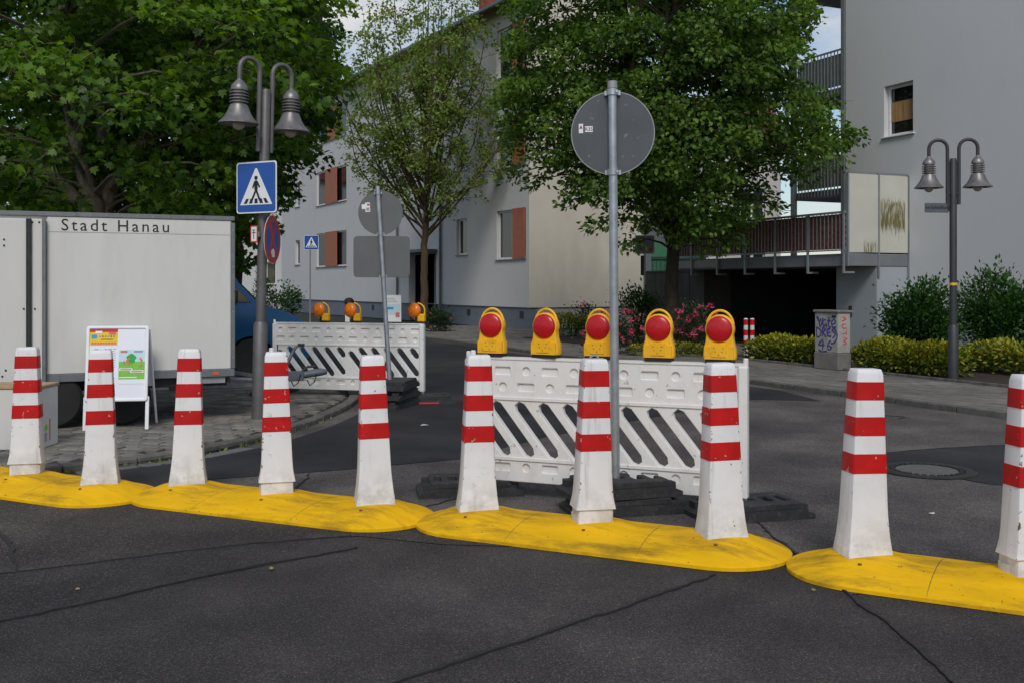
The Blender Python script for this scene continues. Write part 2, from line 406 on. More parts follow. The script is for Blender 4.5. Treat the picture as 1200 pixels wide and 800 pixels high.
def stained_pane(name, y0, y1, za, zb, col, dens):
    """frosted pane with vertical runs of algae between heights za and zb (object coordinates)"""
    m = mat(name, (0.54, 0.53, 0.46), 0.45, var=0.06, vscale=1.5)
    t = m.node_tree; b = t.nodes['Principled BSDF']
    src = b.inputs['Base Color'].links[0].from_socket
    tcn = t.nodes.new('ShaderNodeTexCoord')
    mpn = _n(t, 'ShaderNodeMapping', Scale=(1, 16, 1.6))
    t.links.new(tcn.outputs['Object'], mpn.inputs['Vector'])
    nz = _n(t, 'ShaderNodeTexNoise', Scale=1.6, Detail=5.0, Roughness=0.65)
    t.links.new(mpn.outputs['Vector'], nz.inputs['Vector'])
    sx = t.nodes.new('ShaderNodeSeparateXYZ')
    t.links.new(tcn.outputs['Object'], sx.inputs['Vector'])
    def ramp(v, a, bb):
        r = _n(t, 'ShaderNodeMapRange'); r.interpolation_type = 'SMOOTHSTEP'
        r.inputs['From Min'].default_value = a; r.inputs['From Max'].default_value = bb
        t.links.new(v, r.inputs['Value']); return r.outputs['Result']
    def mul(p, q):
        k = t.nodes.new('ShaderNodeMath'); k.operation = 'MULTIPLY'
        t.links.new(p, k.inputs[0]); t.links.new(q, k.inputs[1]); return k.outputs[0]
    ad = t.nodes.new('ShaderNodeMath'); ad.operation = 'ADD'
    wob = t.nodes.new('ShaderNodeMath'); wob.operation = 'MULTIPLY'; wob.inputs[1].default_value = 1.2
    t.links.new(nz.outputs['Fac'], wob.inputs[0])
    t.links.new(sx.outputs['Z'], ad.inputs[0]); t.links.new(wob.outputs[0], ad.inputs[1])
    zz = ad.outputs[0]
    win = mul(ramp(zz, za + 0.45, za + 0.70), ramp(zz, zb + 0.70, zb + 0.62))
    st = mul(win, ramp(nz.outputs['Fac'], dens, dens + 0.16))
    st = mul(st, mul(ramp(sx.outputs['Y'], y0, y0 + 0.05), ramp(sx.outputs['Y'], y1, y1 - 0.05)))
    mm = t.nodes.new('ShaderNodeMix'); mm.data_type = 'RGBA'
    mm.inputs['B'].default_value = tuple(col) + (1,)
    t.links.new(st, mm.inputs['Factor']); t.links.new(src, mm.inputs['A'])
    t.links.new(mm.outputs['Result'], b.inputs['Base Color'])

# ---------------------------------------------------------------- mesh helpers
class MB:
    def __init__(s):
        s.v, s.f, s.mi = [], [], []
        s.m = 0
    def add(s, vs, fs, M=None):
        o = len(s.v)
        for p in vs:
            p = Vector(p)
            s.v.append(M @ p if M is not None else p)
        for f in fs:
            s.f.append([i + o for i in f]); s.mi.append(s.m)
    def box(s, x0, x1, y0, y1, z0, z1, M=None):
        vs = [(x0, y0, z0), (x1, y0, z0), (x1, y1, z0), (x0, y1, z0), (x0, y0, z1), (x1, y0, z1), (x1, y1, z1), (x0, y1, z1)]
        s.add(vs, [(0, 3, 2, 1), (4, 5, 6, 7), (0, 1, 5, 4), (1, 2, 6, 5), (2, 3, 7, 6), (3, 0, 4, 7)], M)
        return s
    def prism(s, poly, z0, z1, M=None):
        n = len(poly)
        vs = [(p[0], p[1], z0) for p in poly] + [(p[0], p[1], z1) for p in poly]
        fs = [tuple(reversed(range(n))), tuple(range(n, 2 * n))] + [(i, (i + 1) % n, n + (i + 1) % n, n + i) for i in range(n)]
        s.add(vs, fs, M)
        return s
    def lathe(s, prof, n=20, M=None):
        vs, fs = [], []
        for r, z in prof:
            for k in range(n):
                a = 2 * math.pi * k / n
                vs.append((r * math.cos(a), r * math.sin(a), z))
        for j in range(len(prof) - 1):
            for k in range(n):
                k2 = (k + 1) % n
                fs.append((j * n + k, j * n + k2, (j + 1) * n + k2, (j + 1) * n + k))
        fs.append(tuple(reversed(range(n))))
        fs.append(tuple(range((len(prof) - 1) * n, len(prof) * n)))
        s.add(vs, fs, M)
        return s
    def tube(s, pts, rad, n=8, M=None):
        pts = [Vector(p) for p in pts]
        if not hasattr(rad, '__len__'):
            rad = [rad] * len(pts)
        vs, fs = [], []
        up = None
        for i, p in enumerate(pts):
            t = (pts[min(i + 1, len(pts) - 1)] - pts[max(i - 1, 0)])
            t = t.normalized() if t.length > 1e-9 else Vector((0, 0, 1))
            if up is None:
                up = Vector((1, 0, 0)) if abs(t.x) < 0.8 else Vector((0, 1, 0))
            a = (up - t * up.dot(t)).normalized()
            b = t.cross(a)
            up = a
            for k in range(n):
                w = 2 * math.pi * k / n
                vs.append(p + a * (rad[i] * math.cos(w)) + b * (rad[i] * math.sin(w)))
        for j in range(len(pts) - 1):
            for k in range(n):
                k2 = (k + 1) % n
                fs.append((j * n + k, j * n + k2, (j + 1) * n + k2, (j + 1) * n + k))
        fs.append(tuple(reversed(range(n))))
        fs.append(tuple(range((len(pts) - 1) * n, len(pts) * n)))
        s.add(vs, fs, M)
        return s
    def ribbon(s, pts, w, z0, z1, M=None):
        """flat strip (a little slab) along a 2D polyline"""
        L, Rr = [], []
        for i, p in enumerate(pts):
            a = Vector(pts[max(i - 1, 0)][:2]); b = Vector(pts[min(i + 1, len(pts) - 1)][:2])
            d = (b - a).normalized()
            nrm = Vector((-d.y, d.x))
            ww = w[i] if hasattr(w, '__len__') else w
            q = Vector(p[:2])
            L.append(q + nrm * ww / 2); Rr.append(q - nrm * ww / 2)
        n = len(pts)
        vs = [(p.x, p.y, z1) for p in L] + [(p.x, p.y, z1) for p in Rr] + [(p.x, p.y, z0) for p in L] + [(p.x, p.y, z0) for p in Rr]
        fs = []
        for i in range(n - 1):
            fs += [(i, n + i, n + i + 1, i + 1), (i, i + 1, 2 * n + i + 1, 2 * n + i), (n + i, 3 * n + i, 3 * n + i + 1, n + i + 1), (2 * n + i, 2 * n + i + 1, 3 * n + i + 1, 3 * n + i)]
        fs += [(0, 2 * n, 3 * n, n), (n - 1, 2 * n - 1, 4 * n - 1, 3 * n - 1)]
        s.add(vs, fs, M)
        return s
    def frommesh(s, me, M=None):
        s.add([v.co for v in me.vertices], [list(p.vertices) for p in me.polygons], M)
        return s
    def mesh(s, name, bevel=0.0, segs=1, sharp=0.6, smooth=True, merge=0.0):
        me = bpy.data.meshes.new(name)
        me.from_pydata([tuple(p) for p in s.v], [], s.f)
        me.polygons.foreach_set('material_index', s.mi)
        bm = bmesh.new(); bm.from_mesh(me)
        if merge:
            bmesh.ops.remove_doubles(bm, verts=bm.verts, dist=merge)
        bmesh.ops.recalc_face_normals(bm, faces=bm.faces)
        if bevel:
            es = [e for e in bm.edges if len(e.link_faces) == 2 and e.calc_face_angle(0) > 0.5]
            bmesh.ops.bevel(bm, geom=es, offset=bevel, segments=segs, profile=0.6, affect='EDGES', clamp_overlap=True)
        for f in bm.faces:
            f.smooth = smooth
        for e in bm.edges:
            if len(e.link_faces) == 2:
                e.smooth = e.calc_face_angle(0) < sharp
        bm.to_mesh(me); bm.free()
        return me
    def build(s, name, m, parent=None, **kw):
        me = s.mesh(name, **kw)
        return put(name, me, m, parent)

def put(name, me, m, parent=None, M=None):
    o = bpy.data.objects.new(name, me)
    COL.objects.link(o)
    if m is not None:
        ms = m if isinstance(m, (list, tuple)) else [m]
        me.materials.clear()
        for k in ms:
            me.materials.append(MATS[k])
    if parent is not None:
        o.parent = parent
    if M is not None:
        o.matrix_local = M
    return o
def tag(o, label, cat, group=None):
    o['label'] = label
    o['category'] = cat
    if group:
        o['group'] = group
    return o
def thing(name, label, cat, loc, rz=0.0, group=None, rot=None):
    o = bpy.data.objects.new(name, None)
    o.empty_display_size = 0.2
    COL.objects.link(o)
    o.location = loc
    o.rotation_euler = rot if rot else (0, 0, rz)
    return tag(o, label, cat, group)
def struct(o):
    o['kind'] = 'structure'
    return o
def copy_tree(o, parent=None):
    c = o.copy(); COL.objects.link(c)
    if parent is not None:
        c.parent = parent
    for ch in list(o.children):
        copy_tree(ch, c)
    return c
def plate_mesh(outer, holes, thick, bevel=0.0, segs=1):
    """flat plate in XY with holes, centred on z = 0"""
    cu = bpy.data.curves.new('plate', 'CURVE')
    cu.dimensions = '2D'
    cu.fill_mode = 'BOTH'
    cu.extrude = thick / 2 - bevel
    cu.bevel_depth = bevel
    cu.bevel_resolution = segs - 1
    cu.offset = -bevel
    for loop in [outer] + list(holes):
        sp = cu.splines.new('POLY')
        sp.points.add(len(loop) - 1)
        for i, p in enumerate(loop):
            sp.points[i].co = (p[0], p[1], 0, 1)
        sp.use_cyclic_u = True
    ob = bpy.data.objects.new('plate', cu)
    me = bpy.data.meshes.new_from_object(ob)
    bpy.data.objects.remove(ob); bpy.data.curves.remove(cu)
    return me
def text_mesh(body, size, thick=0.002, align='CENTER', spacing=1.0, offset=0.0):
    cu = bpy.data.curves.new('text', 'FONT')
    cu.body = body
    cu.size = size
    cu.extrude = thick / 2
    cu.align_x = align
    cu.align_y = 'CENTER'
    cu.space_character = spacing
    cu.offset = offset
    cu.resolution_u = 3
    ob = bpy.data.objects.new('text', cu)
    me = bpy.data.meshes.new_from_object(ob)
    bpy.data.objects.remove(ob); bpy.data.curves.remove(cu)
    return me
def rrect(x0, x1, y0, y1, r, n=4):
    pts = []
    for cx, cy, a0 in ((x1 - r, y1 - r, 0), (x0 + r, y1 - r, 90), (x0 + r, y0 + r, 180), (x1 - r, y0 + r, 270)):
        for k in range(n + 1):
            a = R(a0 + 90 * k / n)
            pts.append((cx + r * math.cos(a), cy + r * math.sin(a)))
    return pts
def circ(cx, cy, r, n=24):
    return [(cx + r * math.cos(2 * math.pi * k / n), cy + r * math.sin(2 * math.pi * k / n)) for k in range(n)]
def capsule(ax, ay, bx, by, r, n=5):
    d = math.atan2(by - ay, bx - ax)
    pts = []
    for k in range(n + 1):
        a = d - math.pi / 2 + math.pi * k / n
        pts.append((bx + r * math.cos(a), by + r * math.sin(a)))
    for k in range(n + 1):
        a = d + math.pi / 2 + math.pi * k / n
        pts.append((ax + r * math.cos(a), ay + r * math.sin(a)))
    return pts
# a plate drawn in XY stood upright: local x stays, y -> z, front (+z) -> -y
UP = Matrix(((1, 0, 0, 0), (0, 0, -1, 0), (0, 1, 0, 0), (0, 0, 0, 1)))
T = Matrix.Translation
def RZ(a): return Matrix.Rotation(a, 4, 'Z')
def RX(a): return Matrix.Rotation(a, 4, 'X')
def RY(a): return Matrix.Rotation(a, 4, 'Y')
# ================================================================ THE SETTING
PZ = 0.06                                   # pavement level
SD = Vector((-0.42, 0.9075, 0)).normalized()  # along the street
SN = Vector((SD.y, -SD.x, 0))                 # across it, to the far side
S0 = Vector((3.77, 16.2, 0))                  # a point of the far kerb
def ST(a, b, z=0.0):
    p = S0 + SD * a + SN * b
    return Vector((p.x, p.y, z))
def catmull(P, n=8):
    P = [Vector(p) for p in P]
    out = []
    for i in range(len(P) - 1):
        p0, p1, p2, p3 = P[max(i - 1, 0)], P[i], P[i + 1], P[min(i + 2, len(P) - 1)]
        for k in range(n):
            t = k / n
            out.append(0.5 * ((2 * p1) + (p2 - p0) * t + (2 * p0 - 5 * p1 + 4 * p2 - p3) * t * t + (3 * p1 - p0 - 3 * p2 + p3) * t ** 3))
    out.append(P[-1])
    return out
def sheet(name, poly, z, m, parent=None):
    me = bpy.data.meshes.new(name)
    me.from_pydata([(p[0], p[1], z) for p in poly], [], [list(range(len(poly)))])
    bm = bmesh.new(); bm.from_mesh(me)
    bmesh.ops.recalc_face_normals(bm, faces=bm.faces)
    bm.faces.ensure_lookup_table()
    if bm.faces[0].normal.z < 0:
        bmesh.ops.reverse_faces(bm, faces=bm.faces)
    bmesh.ops.triangulate(bm, faces=bm.faces)
    bm.to_mesh(me); bm.free()
    return put(name, me, m, parent)

road = struct(sheet('road', [(-250, -60), (250, -60), (250, 400), (-250, 400)], 0.0, 'asphalt'))
# darker, newer asphalt along the street
pp = [G(40, 588), G(150, 574), G(250, 562), G(400, 551), G(540, 538), G(640, 512), G(760, 490), G(880, 468), G(962, 470)]
poly = [(p.x, p.y) for p in pp] + [tuple(ST(a, -0.25)[:2]) for a in (-1.0, 4, 12, 30, 60)] + [tuple(ST(a, -6.6)[:2]) for a in (60, 30, 12, 4)] + [(-1.9, 14.0), (-1.85, 12.4), (-2.0, 11.2), (-2.3, 10.0), (-2.7, 9.25), (-3.3, 8.6)]
struct(sheet('asphalt_surface', poly, 0.008, 'asphalt_dark'))
lp = [G(150, 580), G(300, 596), G(500, 618), G(760, 640), G(900, 660), G(930, 648), G(995, 697), G(1060, 690), G(1300, 715)]
struct(sheet('asphalt_surface', [(p.x, p.y) for p in lp] + [tuple(ST(a, -0.02)[:2]) for a in (-10, 0, 12)] + [(-1.0, 20), (-2.4, 11)], 0.004, 'asphalt_light'))
struct(sheet('asphalt_surface', [tuple(G(*p)[:2]) for p in ((-120, 596), (60, 590), (300, 600), (600, 640), (520, 638), (420, 628), (330, 634), (268, 640), (140, 656), (25, 670), (-120, 690))], 0.004, 'asphalt_old'))
struct(sheet('asphalt_patch', [tuple(G(*p)[:2]) for p in ((1038, 531), (1130, 524), (1290, 518), (1330, 560), (1200, 572), (1150, 566), (1040, 546))], 0.008, 'asphalt_dark'))
struct(sheet('asphalt_patch', [tuple(G(*p)[:2]) for p in ((0, 729), (95, 709), (231, 678), (420, 641), (396, 630), (268, 640), (140, 656), (25, 670), (-60, 680), (-60, 742))], 0.004, 'asphalt_patch'))
def resample(P, step):
    out = [P[0].copy()]; acc = 0.0
    for i in range(len(P) - 1):
        a, b = P[i], P[i + 1]
        L = (b - a).length; s = 0.0
        while acc + (L - s) >= step:
            s += step - acc; acc = 0.0
            out.append(a.lerp(b, s / L))
        acc += L - s
    return out
def seam(pts, w):
    P = resample(catmull([Vector((p.x, p.y, 0)) for p in [G(*q) for q in pts]], 10), 0.055)
    jx = jy = 0.0; Q = []
    for p in P:
        jx = jx * 0.75 + random.gauss(0, 0.006); jy = jy * 0.75 + random.gauss(0, 0.006)
        Q.append(Vector((p.x + jx, p.y + jy, 0)))
    P = Q
    W = [w * random.uniform(0.35, 1.4) * min(1.0, 0.25 + 0.15 * min(i, len(P) - 1 - i)) for i in range(len(P))]
    return MB().ribbon(P, W, 0.001, 0.011).build('tar_seam', 'tar', road)
seam([(-30, 735), (95, 709), (231, 678), (330, 658), (430, 640)], 0.016)
seam([(-20, 674), (25, 670), (140, 656), (268, 640), (330, 634), (420, 628)], 0.014)
seam([(-10, 618), (10, 635), (16, 650), (24, 670)], 0.022)
seam([(838, 674), (760, 701), (640, 742), (560, 769), (430, 812)], 0.018)
seam([(860, 590), (895, 620), (935, 650), (995, 697), (1050, 742), (1130, 815)], 0.016)
seam([(340, 580), (352, 568), (362, 560), (360, 552)], 0.015)
seam([(1035, 546), (1100, 556), (1150, 566), (1200, 572), (1300, 582)], 0.02)
seam([(1035, 531), (1130, 524), (1290, 518)], 0.02)
seam([(500, 594), (560, 580), (610, 575)], 0.012)
seam([(1035, 487), (1060, 489), (1052, 491)], 0.03)

# ---- near pavement with its block paving and kerb stones
KL = catmull([(-14, 0.5, 0), (-7, 5.75, 0), (-4.3, 8.0, 0), (-3.70, 8.50, 0), (-3.2, 8.90, 0), (-2.76, 9.50, 0), (-2.42, 10.4, 0), (-2.16, 11.7, 0), (-2.04, 13, 0), (-2.12, 14.2, 0), (-2.5, 15.6, 0), (-3.3, 17.7, 0), (-6, 23.6, 0), (-15, 43, 0), (-38, 93, 0)], 10)
PL = [(p.x, p.y) for p in KL]
pav = struct(sheet('pavement', PL + [(-90, 93), (-90, 0.5)], PZ - 0.03, 'paver_joint'))
def kerb_row(P, parent, step, w, zt, side, lim):
    Q = [p for p in resample(P, step)]
    for i in range(len(Q) - 1):
        a, b = Q[i], Q[i + 1]
        if not lim(a):
            continue
        d = (b - a); L = d.length; an = math.atan2(d.y, d.x)
        g = 0.008
        mb = MB()
        dz = random.uniform(-0.006, 0.006)
        mb.box(g / 2, L - g / 2, (0 if side > 0 else -w), (w if side > 0 else 0), -0.05, zt + dz)
        o = mb.build('kerb_stone', 'kerb_stone', parent, bevel=0.012)
        o.matrix_local = T((a.x, a.y, 0)) @ RZ(an)
kerb_row(KL, pav, 0.62, 0.13, PZ + 0.012, 1, lambda p: -6 < p.x and p.y < 24)
# gutter setts at the foot of the near kerb
gm = None
Q = resample([p for p in KL if p.y < 16 and p.x > -5], 0.17)
for i in range(len(Q) - 1):
    a, b = Q[i], Q[i + 1]
    if not (8.5 < a.y < 9.7):
        continue
    d = b - a; an = math.atan2(d.y, d.x)
    if gm is None:
        gm = MB().box(0.005, 0.16, -0.17, -0.008, -0.04, 0.010).mesh('gutter_stone', bevel=0.008)
    put('gutter_stone', gm, 'gutter_stone', pav, T((a.x, a.y, random.uniform(-0.003, 0.003))) @ RZ(an))

# blocks
def inside(poly, x, y):
    c = False
    n = len(poly)
    j = n - 1
    for i in range(n):
        xi, yi = poly[i]; xj, yj = poly[j]
        if (yi > y) != (yj > y) and x < (xj - xi) * (y - yi) / (yj - yi) + xi:
            c = not c
        j = i
    return c
PAVPOLY = PL + [(-90, 93), (-90, 0.5)]
bw, bd = 0.205, 0.165
ca, sa = math.cos(R(-14)), math.sin(R(-14))
blocks = []
KN = np.array([(p.x, p.y) for p in KL])
for i in range(-60, 60):
    for j in range(-10, 90):
        u = (i + (0.5 if j % 2 else 0)) * bw; v = j * bd
        x = -4.5 + u * ca - v * sa; y = 8.0 + u * sa + v * ca
        if y > 17 or x < -0.62 * y - 0.4 or x > -1.9:
            continue
        if not inside(PAVPOLY, x, y):
            continue
        dk = float(np.min(np.hypot(KN[:, 0] - x, KN[:, 1] - y)))
        seg = 9.0
        for k in range(len(KL) - 1):
            a, b = KL[k], KL[k + 1]
            d = b - a; tt = max(0, min(1, ((x - a.x) * d.x + (y - a.y) * d.y) / d.length_squared))
            seg = min(seg, math.hypot(a.x + d.x * tt - x, a.y + d.y * tt - y))
        if seg < 0.25:
            continue
        blocks.append((x, y))
def visible_first(p):
    x, y = p
    px = 600 + x / y * 1200
    hid = 0
    if px < 280 and y > 11.2:
        hid = 50
    return y + hid
blocks.sort(key=visible_first)
bmesh_block = [MB().box(-bw / 2 + 0.010, bw / 2 - 0.010, -bd / 2 + 0.010, bd / 2 - 0.010, -0.04, 0.0).mesh('paving_block', bevel=0.006) for _ in range(1)][0]
bmesh_block.materials.append(MATS['paver'])
for x, y in blocks[:300]:
    o = bpy.data.objects.new('paving_block', bmesh_block)
    COL.objects.link(o); o.parent = pav
    o.matrix_local = T((x, y, PZ + random.gauss(0, 0.0022))) @ RZ(R(-14) + random.gauss(0, 0.012)) @ RX(random.gauss(0, 0.008))
mb = MB()
for x, y in blocks[300:]:
    mb.box(-bw / 2 + 0.010, bw / 2 - 0.010, -bd / 2 + 0.010, bd / 2 - 0.010, -0.04, 0.0, T((x, y, PZ + random.gauss(0, 0.002))) @ RZ(R(-14) + random.gauss(0, 0.01)))
o = mb.build('paving_blocks', 'paver', pav); o['kind'] = 'stuff'

# ---- far pavement
fp = [ST(a, 0) for a in (-40, -5, 10, 30, 60, 110)]
fpav = struct(sheet('far_pavement', [(p.x, p.y) for p in fp] + [(120, 130), (120, -20)], PZ - 0.03, 'paver_joint'))
kerb_row([ST(a, 0) for a in (-9, 16)], fpav, 1.0, 0.12, PZ + 0.02, -1, lambda p: True)
mb = MB()
sw = 0.24
for i in range(-45, 95):
    for j in range(0, 34):
        if j > 13 and not (22 < i < 48 or i > 52):
            continue
        a = (i + (0.5 if j % 2 else 0)) * sw; b = 0.26 + j * sw * 0.75
        p = ST(a, b)
        if p.x > 0.62 * p.y:
            continue
        c = Matrix(((SD.x, SN.x, 0, p.x), (SD.y, SN.y, 0, p.y), (0, 0, 1, PZ + random.gauss(0, 0.002)), (0, 0, 0, 1)))
        mb.box(-sw / 2 + 0.006, sw / 2 - 0.006, -sw * 0.375 + 0.006, sw * 0.375 - 0.006, -0.035, 0.0, c)
o = mb.build('paving_stones', 'paving', fpav, smooth=False); o['kind'] = 'stuff'
# planting beds
bed = struct(sheet('planting_bed', [tuple(ST(*q)[:2]) for q in ((-7, 2.75), (4.6, 2.75), (4.6, 6.9), (3.9, 7.9), (-7, 7.9))], PZ + 0.012, 'soil'))
bed2 = struct(sheet('planting_bed', [tuple(ST(*q)[:2]) for q in ((8.4, 2.4), (13.5, 2.4), (13.5, 5.2), (8.4, 5.2))], PZ + 0.012, 'soil'))
for k in range(11):
    put('edging_stone', MB().box(0.01, 0.99, -0.05, 0.0, -0.03, 0.045).mesh('edging_stone', bevel=0.008), 'kerb_stone', bed,
        Matrix(((SD.x, SN.x, 0, ST(-6.6 + k, 2.74).x), (SD.y, SN.y, 0, ST(-6.6 + k, 2.74).y), (0, 0, 1, PZ), (0, 0, 0, 1))))

# ---- manhole
c = G(1086, 552)
mh = thing('manhole_cover', 'round iron manhole cover with concrete filled centre set in the asphalt', 'manhole cover', (c.x, c.y, 0.010))
MB().lathe([(0.30, 0.0), (0.30, 0.010), (0.375, 0.010), (0.39, 0.003), (0.39, 0.0)], 40).build('rim', 'iron', mh)
MB().lathe([(0.005, 0.0), (0.005, 0.007), (0.245, 0.007), (0.25, 0.0)], 36).build('lid_filling', 'iron_fill', mh)
mb = MB()
for k in range(28):
    mb.box(0.255, 0.292, -0.018, 0.018, 0.0, 0.012, RZ(2 * math.pi * k / 28))
mb.build('vent_ring', 'iron', mh)

# ================================================================ BUILDINGS
def wall_with_holes(w0, w1, z0, z1, holes, thick, name, m, parent, M):
    """wall in local XZ, outer face at local y = 0 after M; holes are (x0,x1,z0,z1)"""
    me = plate_mesh([(w0, z0), (w1, z0), (w1, z1), (w0, z1)], [[(a, c), (b, c), (b, d), (a, d)] for a, b, c, d in holes], thick)
    mb = MB().frommesh(me, M @ T((0, thick / 2, 0)) @ UP)
    bpy.data.meshes.remove(me)
    return mb.build(name, m, parent, merge=0.0005)
# local frame for a facade: x along it, y inwards (into the house), seen from -y
def window(parent, M, x0, x1, z0, z1, shutter=None, mull=1, depth=0.18, sill='sill_grey', curtain=None, lower=None):
    fw = 0.07
    holes = []
    xs = [x0 + 0.004 + (x1 - x0 - 0.008) * k / mull for k in range(mull + 1)]
    for k in range(mull):
        holes.append([(xs[k] + fw, z0 + fw + 0.03), (xs[k + 1] - fw, z0 + fw + 0.03), (xs[k + 1] - fw, z1 - fw), (xs[k] + fw, z1 - fw)])
    me = plate_mesh([(x0 + 0.004, z0 + 0.032), (x1 - 0.004, z0 + 0.032), (x1 - 0.004, z1 - 0.004), (x0 + 0.004, z1 - 0.004)], holes, 0.07, 0.008)
    fr = MB().frommesh(me, M @ T((0, depth, 0)) @ UP).build('window', 'frame_white', parent)
    bpy.data.meshes.remove(me)
    for k in range(mull):
        MB().box(xs[k] + fw - 0.01, xs[k + 1] - fw + 0.01, depth + 0.005, depth + 0.02, z0 + fw + 0.02, z1 - fw + 0.01, M).build('pane', 'window_glass', fr)
    if curtain:
        MB().box(curtain[0], curtain[1], depth - 0.012, depth + 0.003, curtain[2], curtain[3], M).build('screen', curtain[4], fr)
    MB().box(x0 - 0.06, x1 + 0.06, -0.06, depth - 0.04, z0 - 0.002, z0 + 0.028, M).build('sill', sill, fr, bevel=0.006)
    if shutter:
        mb = MB().box(shutter[0], shutter[1], -0.065, -0.02, z0 + 0.04, z1 + 0.02, M)
        mb.build('shutter', 'shutter_brown', fr, bevel=0.008)
    return fr

# ---- grey-blue house with the cream gable, across the street
HU = Vector((-0.487, 0.873, 0)).normalized()
HC = Vector((0.58, 35.0, 0))
hroot = thing('apartment_house', 'grey-blue rendered apartment house with cream gable wall and brown sliding shutters', 'house', (HC.x, HC.y, PZ), 0)
# local x to the LEFT along the facade in the picture => use mirrored coordinate xl = -t so that x runs left to right
HA = math.atan2(-HU.y, -HU.x)             # +x local points towards the near corner
hroot.rotation_euler = (0, 0, HA)
# local: corner at x=0, facade runs to x=-30, outside is -y
def ht(px):
    tau = (px - 600) / FPX
    return (HC.x - tau * HC.y) / (tau * HU.y - HU.x)
def hz(px, y):
    return CAM_H + (HOR - y) * (HC.y + HU.y * ht(px)) / FPX - PZ
I4 = Matrix.Identity(4)
EAVE = 11.5
wins = []
sill0 = hz(598, 305); wh = hz(598, 246) - sill0
fl = (hz(598, 305) - hz(598, 197)) * -1
for k in range(3):
    s = sill0 + k * fl
    wins.append((-ht(582), -ht(616), s, s + wh, 'near'))
    s2 = hz(541, 300) + k * fl
    wins.append((-ht(535), -ht(547.5), s2, s2 + wh * 0.80, 'slim'))
    s3 = sill0 + 0.05 + k * fl
    wins.append((-ht(371), -ht(406), s3, s3 + wh * 1.02, 'far'))
    wins.append((-ht(346), -ht(351.5), s3 + 0.2, s3 + wh * 0.9, 'slim'))
ent = (-ht(479), -ht(511), 0.74, hz(495, 298))
PLN = 0.74
LEN = ht(330)
wall_with_holes(-LEN, 0, PLN, EAVE, [(a, b, c, d) for a, b, c, d, _ in wins] + [(ent[0], ent[1], 0.745, ent[3])], 0.30, 'facade', 'render_blue', hroot, I4)
for a, b, c, d, k in wins:
    if k == 'near':
        window(hroot, I4, a, b, c, d, shutter=(a + (b - a) * 0.60, a + (b - a) * 1.0), mull=2, depth=0.12)
    elif k == 'far':
        window(hroot, I4, a, b, c, d, shutter=(a + (b - a) * 0.34, a + (b - a) * 0.72), mull=2, depth=0.09)
    else:
        window(hroot, I4, a, b, c, d, mull=1, depth=0.14)
MB().box(-LEN, ent[0], 0.05, 0.35, 0, PLN).box(ent[1], -0.04, 0.05, 0.35, 0, PLN).build('plinth', 'render_plinth', hroot)
for px in (343, 436, 548, 610):
    x = -ht(px)
    MB().box(x - 0.13, x + 0.13, 0.035, 0.055, 0.36, 0.60).build('cellar_vent', 'black_plastic', hroot)
# entrance: recess, door, canopy
MB().box(ent[0], ent[1], 1.2, 1.3, 0.0, ent[3]).build('door_wall', 'render_blue', hroot)
dr = MB().box(ent[0] + 0.25, ent[1] - 0.9, 1.12, 1.198, 0.1, ent[3] - 0.35).build('door', 'frame_white', hroot)
MB().box(ent[0] + 0.35, ent[1] - 1.0, 1.10, 1.118, 0.5, ent[3] - 0.5).build('pane', 'window_glass', dr)
MB().box(ent[1] - 0.7, ent[1] - 0.15, 1.10, 1.198, 0.9, 1.7).build('letterbox_panel', 'galv_dull', hroot)
MB().box(ent[0] - 0.15, ent[1] + 0.15, -0.75, -0.002, ent[3] + 0.02, ent[3] + 0.16).build('canopy', 'pipe', hroot, bevel=0.02)
MB().tube([(ent[1] + 0.55, -0.08, 0.3), (ent[1] + 0.55, -0.08, EAVE - 0.1)], 0.055, 8).build('downpipe', 'pipe', hroot)
MB().tube([(ent[0] - 1.1, -0.08, 0.3), (ent[0] - 1.1, -0.08, EAVE - 0.1)], 0.055, 8).build('downpipe', 'pipe', hroot)
# gable (local x = 0 plane, running into +y)
GD = 4.9
mb = MB()
prof = [(0.302, PLN), (GD, PLN), (GD, EAVE), (GD / 2, EAVE + 1.2), (0.302, EAVE)]
Mg = Matrix(((0, 0, 1, 0), (1, 0, 0, 0), (0, 1, 0, 0), (0, 0, 0, 1)))   # (u,v,w)->(w,u,v)
mb.prism(prof, -0.30, 0.0, Mg)
mb.build('gable_wall', 'render_cream', hroot)
MB().box(0.002, 0.012, 0.0, 0.31, PLN, EAVE).build('gable_return', 'render_cream', hroot)
MB().box(-0.34, -0.05, 0.352, GD, 0, PLN).build('gable_plinth', 'render_cream_plinth', hroot)
MB().box(-LEN, -0.31, GD - 0.2, GD, 0, EAVE).build('rear_wall', 'render_blue', hroot)
MB().box(-LEN, -LEN + 0.3, 0.302, GD - 0.21, 0, EAVE).build('end_wall', 'render_blue', hroot)
# roof
mb = MB()
ov = 0.55
mb.prism([(-ov, EAVE - 0.28), (GD / 2, EAVE + 1.30), (GD + ov, EAVE - 0.28), (GD + ov, EAVE - 0.10), (GD / 2, EAVE + 1.5), (-ov, EAVE - 0.10)], -LEN - 0.3, 0.35, Mg)
rf = mb.build('roof', 'roof_tile', hroot)
MB().box(-LEN - 0.3, 0.35, -ov - 0.14, -ov - 0.005, EAVE - 0.24, EAVE - 0.10).build('gutter', 'pipe', rf, bevel=0.03)
mb = MB(); mb.box(-2.4, -1.0, 0.35, 2.2, EAVE + 0.15, EAVE + 1.25)
do = mb.build('dormer', 'frame_white', rf)
MB().box(-2.2, -1.2, 0.33, 0.348, EAVE + 0.3, EAVE + 1.1).build('pane', 'window_glass', do)
MB().box(-8, -7.3, 2.2, 2.8, EAVE + 1.0, EAVE + 2.6).build('chimney', 'roof_tile', rf)

